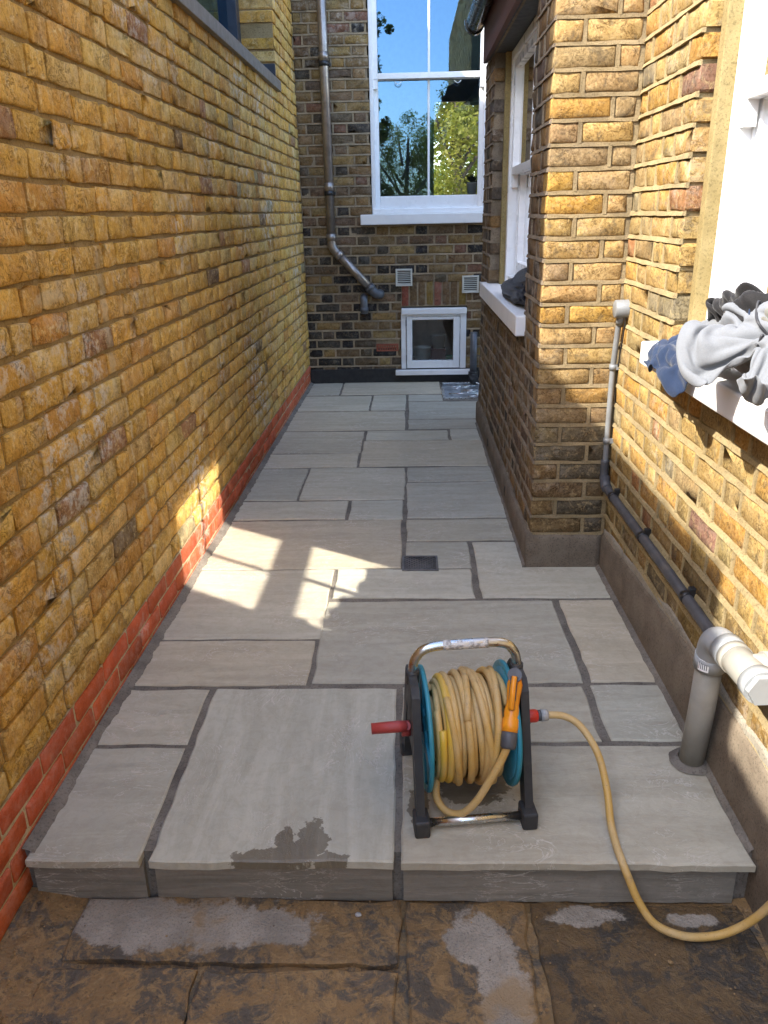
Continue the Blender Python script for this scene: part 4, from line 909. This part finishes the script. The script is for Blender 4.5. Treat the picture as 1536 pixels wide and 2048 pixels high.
# ================================================================== CLOTHES
def sheet(grid, n=8, thick=.009, amp=.006, scale=14, seed=0, fold=None):
    g1 = [cr(r_, n) for r_ in grid]; cols_ = len(g1[0]); g2 = [cr([r_[k] for r_ in g1], n) for k in range(cols_)]; rows_ = len(g2[0])
    P = [[g2[c_][r_].copy() for c_ in range(cols_)] for r_ in range(rows_)]
    def nrm(Q, r_, c_):
        a = Q[min(r_+1, rows_-1)][c_]-Q[max(r_-1, 0)][c_]; b_ = Q[r_][min(c_+1, cols_-1)]-Q[r_][max(c_-1, 0)]; v = b_.cross(a)
        return v.normalized() if v.length > 1e-9 else Vector((-1, 0, 0))
    N_ = [[nrm(P, r_, c_) for c_ in range(cols_)] for r_ in range(rows_)]
    sgn = -1 if sum(N_[r_][c_].dot(Vector((-1, -.5, .8))) for r_ in range(rows_) for c_ in range(cols_)) < 0 else 1
    o = Vector((seed*3.1, seed*1.7, 0))
    for r_ in range(rows_):
        for c_ in range(cols_):
            p = P[r_][c_]; e = min(1, min(r_, rows_-1-r_)/4+.35)
            rid = 1-abs(noise.noise(p*scale+o))*2.2; d = amp*(rid*.9+noise.noise(p*scale*2.3+o)*.5)
            if fold: d += fold(r_/(rows_-1), c_/(cols_-1))
            P[r_][c_] = p+N_[r_][c_]*sgn*d*e
    N_ = [[nrm(P, r_, c_)*sgn for c_ in range(cols_)] for r_ in range(rows_)]
    mb = MB(); vs = [P[r_][c_] for r_ in range(rows_) for c_ in range(cols_)]+[P[r_][c_]-N_[r_][c_]*thick for r_ in range(rows_) for c_ in range(cols_)]
    K = rows_*cols_; fs = []
    for r_ in range(rows_-1):
        for c_ in range(cols_-1):
            a = r_*cols_+c_; fs += [(a, a+1, a+cols_+1, a+cols_), (K+a, K+a+cols_, K+a+cols_+1, K+a+1)]
    bd = [c_ for c_ in range(cols_)]+[r_*cols_+cols_-1 for r_ in range(1, rows_)]+[(rows_-1)*cols_+c_ for c_ in range(cols_-2, -1, -1)]+[r_*cols_ for r_ in range(rows_-2, 0, -1)]
    for a, b_ in zip(bd, bd[1:]+bd[:1]): fs.append((a, b_, K+b_, K+a))
    mb.add(vs, fs, True); return mb
def fabric(name, c, weave=900, var=.05, rough=.95, stain=0, stainc=(.5, .45, .33)):
    b = NB(name); n = b.noise(320, 3, .7); cc = b.mix(b.ramp(n, .35, .65), tuple(x*(1-var) for x in c), tuple(min(1, x*(1+var)) for x in c))
    if stain: cc = b.mix(b.ramp(b.noise(9, 4), .42, .66, 0, stain), cc, stainc)
    h = b.math('ADD', b.noise(weave, 2), b.math('MULTIPLY', b.noise(45, 4), 1.5)); m_ = b.fin(cc, rough, b.bump(h, .35, .002), spec=.1)
    b.b.inputs['Sheen Weight'].default_value = .15; return m_
M['grey_jersey'] = fabric('grey marl jersey', (.165, .172, .182)); M['beige_jersey'] = fabric('stained grey jersey', (.17, .165, .145), stain=.8, stainc=(.15, .13, .09))
M['navy'] = fabric('navy cotton', (.017, .027, .055), stain=.3, stainc=(.04, .058, .095)); M['black_cloth'] = fabric('faded black nylon', (.013, .012, .012), var=.2, rough=.6); M['zip'] = plain('dark zip tape', (.035, .035, .038), .6)
M['dark_navy'] = fabric('dark navy fleece', (.012, .014, .020))

def collider(fn):
    me = bpy.data.meshes.new('collider'); bm = bmesh.new(); fn(bm); bm.to_mesh(me); bm.free(); o = bpy.data.objects.new('collider', me); col.objects.link(o); o.modifiers.new('c', 'COLLISION'); o.collision.thickness_outer = .004; o.collision.cloth_friction = 20; return o
def c_box(a, b_):
    def f(bm):
        bmesh.ops.create_cube(bm, size=1)
        for v in bm.verts: v.co = Vector(tuple(a[k]+(v.co[k]+.5)*(b_[k]-a[k]) for k in range(3)))
        bmesh.ops.subdivide_edges(bm, edges=bm.edges[:], cuts=6, use_grid_fill=True)
    return f
def c_lump(c, r_, seed):
    def f(bm):
        bmesh.ops.create_icosphere(bm, subdivisions=3, radius=1)
        for v in bm.verts:
            k = 1+.25*noise.noise(v.co*1.5+Vector((seed, 0, 0))); v.co = Vector((c[0]+v.co.x*r_[0]*k, c[1]+v.co.y*r_[1]*k, c[2]+v.co.z*r_[2]*k))
    return f
def c_mesh(P, fs):
    def f(bm):
        vs = [bm.verts.new(p) for p in P]
        for q in fs: bm.faces.new([vs[k] for k in q])
    return f
def drape(fn, nu, nv, frames=24, stiff=6, bend=.15, keep=None):
    """let a crumpled sheet of cloth settle on the sill and return its resting shape"""
    me = bpy.data.meshes.new('cloth'); vs = [fn(i/nu, j/nv) for j in range(nv+1) for i in range(nu+1)]
    fs = [(j*(nu+1)+i, j*(nu+1)+i+1, (j+1)*(nu+1)+i+1, (j+1)*(nu+1)+i) for j in range(nv) for i in range(nu)]
    me.from_pydata(vs, [], fs); o = bpy.data.objects.new('cloth', me); col.objects.link(o)
    m = o.modifiers.new('cloth', 'CLOTH'); s = m.settings; s.quality = 5; s.mass = .25; s.tension_stiffness = stiff; s.compression_stiffness = stiff; s.shear_stiffness = stiff*.5; s.bending_stiffness = bend; s.air_damping = 2
    s.tension_damping = s.compression_damping = s.shear_damping = 3; s.bending_damping = .5
    if keep:
        g = o.vertex_groups.new(name='pin'); g.add([j*(nu+1)+i for j in range(nv+1) for i in range(nu+1) if keep(i/nu, j/nv)], 1, 'REPLACE'); s.vertex_group_mass = 'pin'
    c = m.collision_settings; c.distance_min = .006; c.use_self_collision = True; c.self_distance_min = .007; c.collision_quality = 3; c.friction = 15; c.self_friction = 15
    m.point_cache.frame_start = 1; m.point_cache.frame_end = frames+1
    for f in range(1, frames+1): sc.frame_set(f)
    ev = o.evaluated_get(bpy.context.evaluated_depsgraph_get()); em = ev.to_mesh(); P = [v.co.copy() for v in em.vertices]; ev.to_mesh_clear()
    bpy.data.objects.remove(o); sc.frame_set(1); return P, fs
def cloth_obj(name, P, fs, m, parent=None, thick=.006):
    mb = MB(); mb.add(P, fs, True); o = mb.build(name, m, parent, fix=False)
    k = o.modifiers.new('thickness', 'SOLIDIFY'); k.thickness = thick; k.offset = 0; k = o.modifiers.new('smooth', 'SUBSURF'); k.levels = 1; k.render_levels = 1; return o
def along(P, nu, ids, off, r_):
    mb = MB(); pts = [P[k]+off for k in ids[::3]]; mb.tube(cr(pts, 6), r_*.75, 8); return mb
SILL = [collider(c_box((.76, 1.2, 1.022), (1.1, 2.608, 1.094))), collider(c_box((.965, 1.2, 1.05), (1.2, 2.7, 1.9)))]
hood = empty('hoodie', (.80, 2.0, 1.095), 'crumpled light grey zip hoodie heaped on the sunny window sill', 'hoodie')
bl = empty('navy_trousers', (.78, 2.3, 1.095), 'navy garment hanging over the sill under the grey hoodie', 'clothing')
# navy garment: one corner hangs over the left of the sill
def f_navy(u, v):
    return (.93-.285*v-.02*u, 2.46-.40*u+.05*v+.02*noise.noise(Vector((u*4, v*4, 2))), 1.16+.028*math.sin(u*13+v*4)+.02*noise.noise(Vector((u*6, v*6, 3))))
P, F_ = drape(f_navy, 30, 26, 20, 7, .3, keep=lambda u, v: v < .05)
cloth_obj('hanging_part', P, F_, M['navy'], bl); tmp = [collider(c_mesh(P, F_))]
tmp += [collider(c_lump((.875, 2.19, 1.15), (.060, .12, .060), 1)), collider(c_lump((.865, 1.93, 1.17), (.075, .17, .085), 2)), collider(c_lump((.875, 1.60, 1.17), (.075, .18, .085), 3))]
def f_grey(u, v):
    w_ = math.exp(-((u-.66)/.065)**2); k_ = max(0, min(1, (u-.12)/.25)); x = .95-(.215+.045*k_+.17*w_)*v; zb = 1.13+.14*min(1, u*2.0)
    return (x, 2.47-1.02*u+.03*noise.noise(Vector((u*5, v*5, 1))), zb+(.10+.045*noise.noise(Vector((u*9, v*7, 0)))+.034*math.sin(u*27+v*5)+.026*math.sin(v*13+u*6))*min(1, v*4))
NU, NV = 70, 38; P, F_ = drape(f_grey, NU, NV, 22, 6, .10, keep=lambda u, v: v < .01 and int(u*70+.5) % 2 == 0)
cloth_obj('body', P, F_, M['grey_jersey'], hood); tmp.append(collider(c_mesh(P, F_)))
along(P, NU, [j*(NU+1)+24 for j in range(8, NV-2)], Vector((-.005, -.002, .005)), .0038).build('zip', M['zip'], hood)
along(P, NU, [j*(NU+1)+44+int(j*.3) for j in range(6, NV-1)], Vector((-.005, -.002, .005)), .0038).build('zip', M['zip'], hood)
def f_flap(u, v):
    return (.90-.20*v, 1.80-.46*u+.02*noise.noise(Vector((u*5, v*5, 9))), 1.38+.03*math.sin(u*15+v*7)+.03*noise.noise(Vector((u*6, v*6, 6))))
P, F_ = drape(f_flap, 30, 22, 18, 6, .2); cloth_obj('stained_sleeve', P, F_, M['beige_jersey'], hood)
def f_navy2(u, v):
    return (.955-.17*v, 2.25-.60*u+.02*noise.noise(Vector((u*5, v*5, 19))), 1.42+.03*math.sin(u*17+v*7)+.03*noise.noise(Vector((u*7, v*6, 16))))
P, F_ = drape(f_navy2, 34, 18, 18, 7, .2); cloth_obj('upper_part', P, F_, M['navy'], bl); tmp.append(collider(c_mesh(P, F_)))
def f_black(u, v):
    return (.96-.17*v, 2.30-.80*u+.02*noise.noise(Vector((u*5, v*5, 29))), 1.46+.045*math.sin(u*21+v*7)+.035*noise.noise(Vector((u*7, v*6, 26))))
P, F_ = drape(f_black, 44, 20, 18, 7, .25); bj = cloth_obj('black_jacket', P, F_, M['black_cloth'], None, .008); tag(bj, 'faded black jacket lying on top of the clothes pile', 'jacket')
for o in tmp+SILL: bpy.data.objects.remove(o)
# the bundled inside of the heap
for c_, r_, sd_ in (((.875, 2.19, 1.15), (.054, .11, .054), 1), ((.865, 1.93, 1.17), (.068, .16, .078), 2), ((.875, 1.60, 1.17), (.068, .17, .078), 3)):
    me = bpy.data.meshes.new('bundle'); bm = bmesh.new(); c_lump(c_, r_, sd_)(bm); bm.to_mesh(me); bm.free(); me.transform(Matrix.Translation(-Vector((.80, 2.0, 1.095)))); me.materials.append(M['grey_jersey']); o = bpy.data.objects.new('bundle', me); col.objects.link(o); o.parent = hood
# dark fleece on the bay sill
fl_ = empty('fleece', (.56, 4.3, 1.052), 'folded dark navy fleece on the sill of the bay window', 'clothing')
def soft_fold(cx, cy, cz, sx, sy, sz, seed, rotx=0):
    mb = MB(); bm = bmesh.new(); bmesh.ops.create_icosphere(bm, subdivisions=5, radius=1); bm.verts.index_update(); vs = []
    for v in bm.verts:
        c_ = v.co; e = lambda a, p: math.copysign(abs(a)**p, a); q = Vector((e(c_.x, .8), e(c_.y, .75), e(c_.z, .8)))
        k = 1+.10*noise.noise(c_*1.6+Vector((seed, 0, 0)))-.10*abs(noise.noise(Vector((c_.x*2.5, c_.y*1.2, c_.z*4))+Vector((0, seed, 0))))*2
        y = q.y*sy*k; zz = q.z*sz*k; vs.append((min(.642, cx+q.x*sx*k), cy+y*math.cos(rotx)-zz*math.sin(rotx), max(1.0535, cz+y*math.sin(rotx)+zz*math.cos(rotx))))
    mb.add(vs, [tuple(v.index for v in f.verts) for f in bm.faces], True); bm.free(); return mb
soft_fold(.580, 4.26, 1.105, .066, .46, .062, 3, -.05).build('lower_fold', M['dark_navy'], fl_)
soft_fold(.600, 4.10, 1.165, .056, .42, .060, 8, -.14).build('upper_fold', M['dark_navy'], fl_)

# ================================================================== INSIDE THE ROOMS
lamp = empty('pendant_lamp', (.66, 8.6, 2.48), 'black conical pendant lamp seen through the far sash window', 'lamp')
mb = MB(); mb.lathe([(.018, .16), (.03, .155), (.035, .11), (.06, .07), (.125, .005), (.128, 0), (.12, .002), (.05, .065), (.02, .10)], (.70, 8.6, 2.478), (0, 0, 1), 28); mb.build('shade', M['black_plastic'], lamp)
mb = MB(); mb.tube([(.70, 8.6, 2.62), (.70, 8.6, 4.1)], .006, 8); mb.build('flex', M['black_plastic'], lamp)
pot = empty('potted_plant', (.60, 7.74, 1.62), 'white plant pot with dark leaves inside the far sash window', 'plant')
mb = MB(); mb.lathe([(0, 0), (.036, 0), (.048, .085), (.052, .088), (.052, .096), (.044, .096), (.042, .08), (0, .08)], (.60, 7.77, 1.645), (0, 0, 1), 24); mb.build('pot', M['label_white'], pot)
M['dark_leaf'] = plain('dark leaf', (.015, .02, .012), .6)
mb = MB(); rg = random.Random(3)
for k in range(60):
    a = rg.uniform(0, 6.28); l = rg.uniform(.05, .13); e = rg.uniform(.2, 1.4); d = Vector((math.cos(a)*math.cos(e), math.sin(a)*math.cos(e)*.6, math.sin(e))); o_ = Vector((.60, 7.77, 1.735)); s_ = d.cross(Vector((0, 0, 1))).normalized()*.012
    mb.add([o_, o_+d*l*.5+s_, o_+d*l-Vector((0, 0, l*.15)), o_+d*l*.5-s_], [(0, 1, 2, 3)])
mb.build('leaves', M['dark_leaf'], pot, fix=False)
M['tub_white'] = plain('white plastic', (.80, .82, .80), .4); M['maroon'] = plain('maroon card', (.09, .02, .025), .7); M['green'] = plain('green plastic', (.03, .28, .10), .45)
def vessel(nm, lab, cat, x, y, z, r0, r1, h, m):
    mb = MB(); mb.lathe([(0, 0), (r0, 0), (r1, h*.96), (r1*1.05, h*.96), (r1*1.05, h), (r1*.94, h), (r0*.9, .01), (0, .01)], (x, y, z), (0, 0, 1), 28); tag(mb.build(nm, m), lab, cat)
mb = MB(); mb.box((-.05, 7.70, .09), (.56, 8.05, .118)); tag(mb.build('shelf', M['room']), 'shelf just inside the small low window', 'shelf')
vessel('tub', 'white tub on the shelf behind the small low window', 'tub', .148, 7.82, .118, .074, .08, .14, M['tub_white'])
mb = MB(); mb.box((.232, 7.76, .118), (.375, 7.90, .245), .006); tag(mb.build('box', M['maroon']), 'dark maroon box behind the small low window', 'box')
vessel('cup', 'pale cup standing on the maroon box behind the small window', 'cup', .305, 7.83, .246, .055, .072, .13, M['grey_plastic'])
vessel('bowl', 'green bowl on the shelf behind the small low window', 'bowl', .415, 7.80, .118, .03, .052, .05, M['green'])

# ================================================================== TREES (garden behind the viewer, mirrored in the far window, and beyond the house)
def leaf_mat(name, c1, c2):
    b = NB(name); c = b.mix(b.ramp(b.noise(2.3, 4), .35, .65), c1, c2); m_ = b.fin(c, .55, spec=.3)
    tr = b.n('BsdfTranslucent'); b.set(tr.inputs[0], c); x = b.n('MixShader'); x.inputs[0].default_value = .6; b.l(b.b.outputs[0], x.inputs[1]); b.l(tr.outputs[0], x.inputs[2]); b.l(x.outputs[0], b.out.inputs[0]); return m_
M['leaf_a'] = leaf_mat('bright leaf', (.10, .17, .015), (.22, .26, .04)); M['leaf_b'] = leaf_mat('dark leaf mass', (.06, .08, .012), (.14, .15, .02)); M['leaf_c'] = leaf_mat('yellow leaf', (.15, .17, .02), (.25, .24, .05))
M['leaf_d'] = leaf_mat('mid leaf', (.17, .20, .015), (.34, .30, .03))
M['bark'] = plain('bark', (.10, .075, .055), .95, bump=.8, bs=25, var=.4)
def tree(x, y, h, rx_, rz_, zc, n, m, lab, seed, leaf=.062, name='garden_tree'):
    rg = random.Random(seed); t = empty(name, (x, y, -.19), lab, 'tree', 'garden trees')
    mb = MB(); mb.tube(cr([(x, y, -.25), (x+rg.uniform(-.1, .1), y, h*.35), (x+rg.uniform(-.2, .2), y, h*.75)], 6), [.13-.1*k/12 for k in range(13)], 8)
    for k in range(7):
        a = rg.uniform(0, 6.28); z0 = h*rg.uniform(.3, .6); mb.tube(cr([(x, y, z0), (x+rx_*.4*math.cos(a), y+rx_*.4*math.sin(a), z0+.12*h), (x+rx_*.8*math.cos(a), y+rx_*.8*math.sin(a), z0+.25*h)], 4), [.05-.04*q/8 for q in range(9)], 6)
    mb.build('trunk', M['bark'], t)
    mb = MB(); cl = [(Vector((rg.gauss(0, .5)*rx_, rg.gauss(0, .5)*rx_, rg.uniform(-1, 1)*rz_)), rg.uniform(.16, .36)*rx_) for _ in range(130)]
    for k in range(n):
        c_, r_ = cl[k % len(cl)]; d = Vector((rg.gauss(0, 1), rg.gauss(0, 1), rg.gauss(0, 1))).normalized()*r_*rg.random()**.4; p = Vector((x, y, zc))+c_+d
        if p.z < .1: p.z = rg.uniform(.1, .6)
        u = Vector((rg.gauss(0, 1), rg.gauss(0, 1), rg.gauss(0, .6))).normalized(); v = u.cross(Vector((rg.gauss(0, 1), rg.gauss(0, 1), rg.gauss(0, 1)))).normalized(); l = leaf*rg.uniform(.6, 1.3)
        mb.add([p-u*l*.5, p+v*l*.28, p+u*l*.5, p-v*l*.28], [(0, 1, 2, 3)])
    mb.build('crown', m, t, fix=False)
tree(-1.25, -9.0, 6.6, .75, 2.9, 3.4, 14000, M['leaf_b'], 'tall dark evergreen mirrored at the left of the far window', 1, .10)
tree(-.1, -9.5, 4.6, 1.15, 1.7, 2.0, 20000, M['leaf_d'], 'bushy dark green tree mirrored in the left pane', 2)
tree(1.0, -10.5, 5.0, .9, 1.9, 2.4, 18000, M['leaf_a'], 'bright green tree mirrored at the middle of the far window', 3)
tree(2.1, -9.0, 5.6, 1.0, 1.3, 4.0, 9000, M['leaf_c'], 'yellow-green tree with open crown mirrored in the right pane', 4)
tree(-3.8, -12, 6.2, 1.6, 2.4, 3.2, 6000, M['leaf_b'], 'dark tree at the far left of the garden behind the viewer', 5, .12)
tree(4.2, -12, 5.8, 1.6, 2.2, 3.2, 6000, M['leaf_a'], 'green tree at the far right of the garden behind the viewer', 6, .12)
tree(1.2, 19, 6.5, 1.6, 2.9, 3.0, 30000, M['leaf_c'], 'sunlit yellow-green tree seen right through the house', 7, .11)
tree(3.2, 24, 7, 2.6, 3.2, 3.2, 26000, M['leaf_a'], 'broad green tree far beyond the house', 8, .14)
tree(-.6, 24, 7, 2.4, 3.2, 3.2, 22000, M['leaf_a'], 'green tree behind the house glimpsed through its window', 9, .14)
tree(1.9, -11.5, 3.6, 1.4, 1.6, 1.5, 16000, M['leaf_d'], 'low bushy tree mirrored behind the right pane', 10)
# boundary fence behind the garden
fn_ = empty('garden_fence', (0, -13.5, -.19), 'dark board fence at the end of the garden', 'fence')
M['fence'] = plain('dark fence board', (.07, .05, .035), .9, bump=.5, var=.3)
for k in range(60):
    mb = MB(); x = -9+k*.3; mb.box((x, -13.5, -.19), (x+.285, -13.47+.006*(k % 2), 1.65), .004); mb.build('board', M['fence'], fn_)
print('built', len(bpy.data.objects))
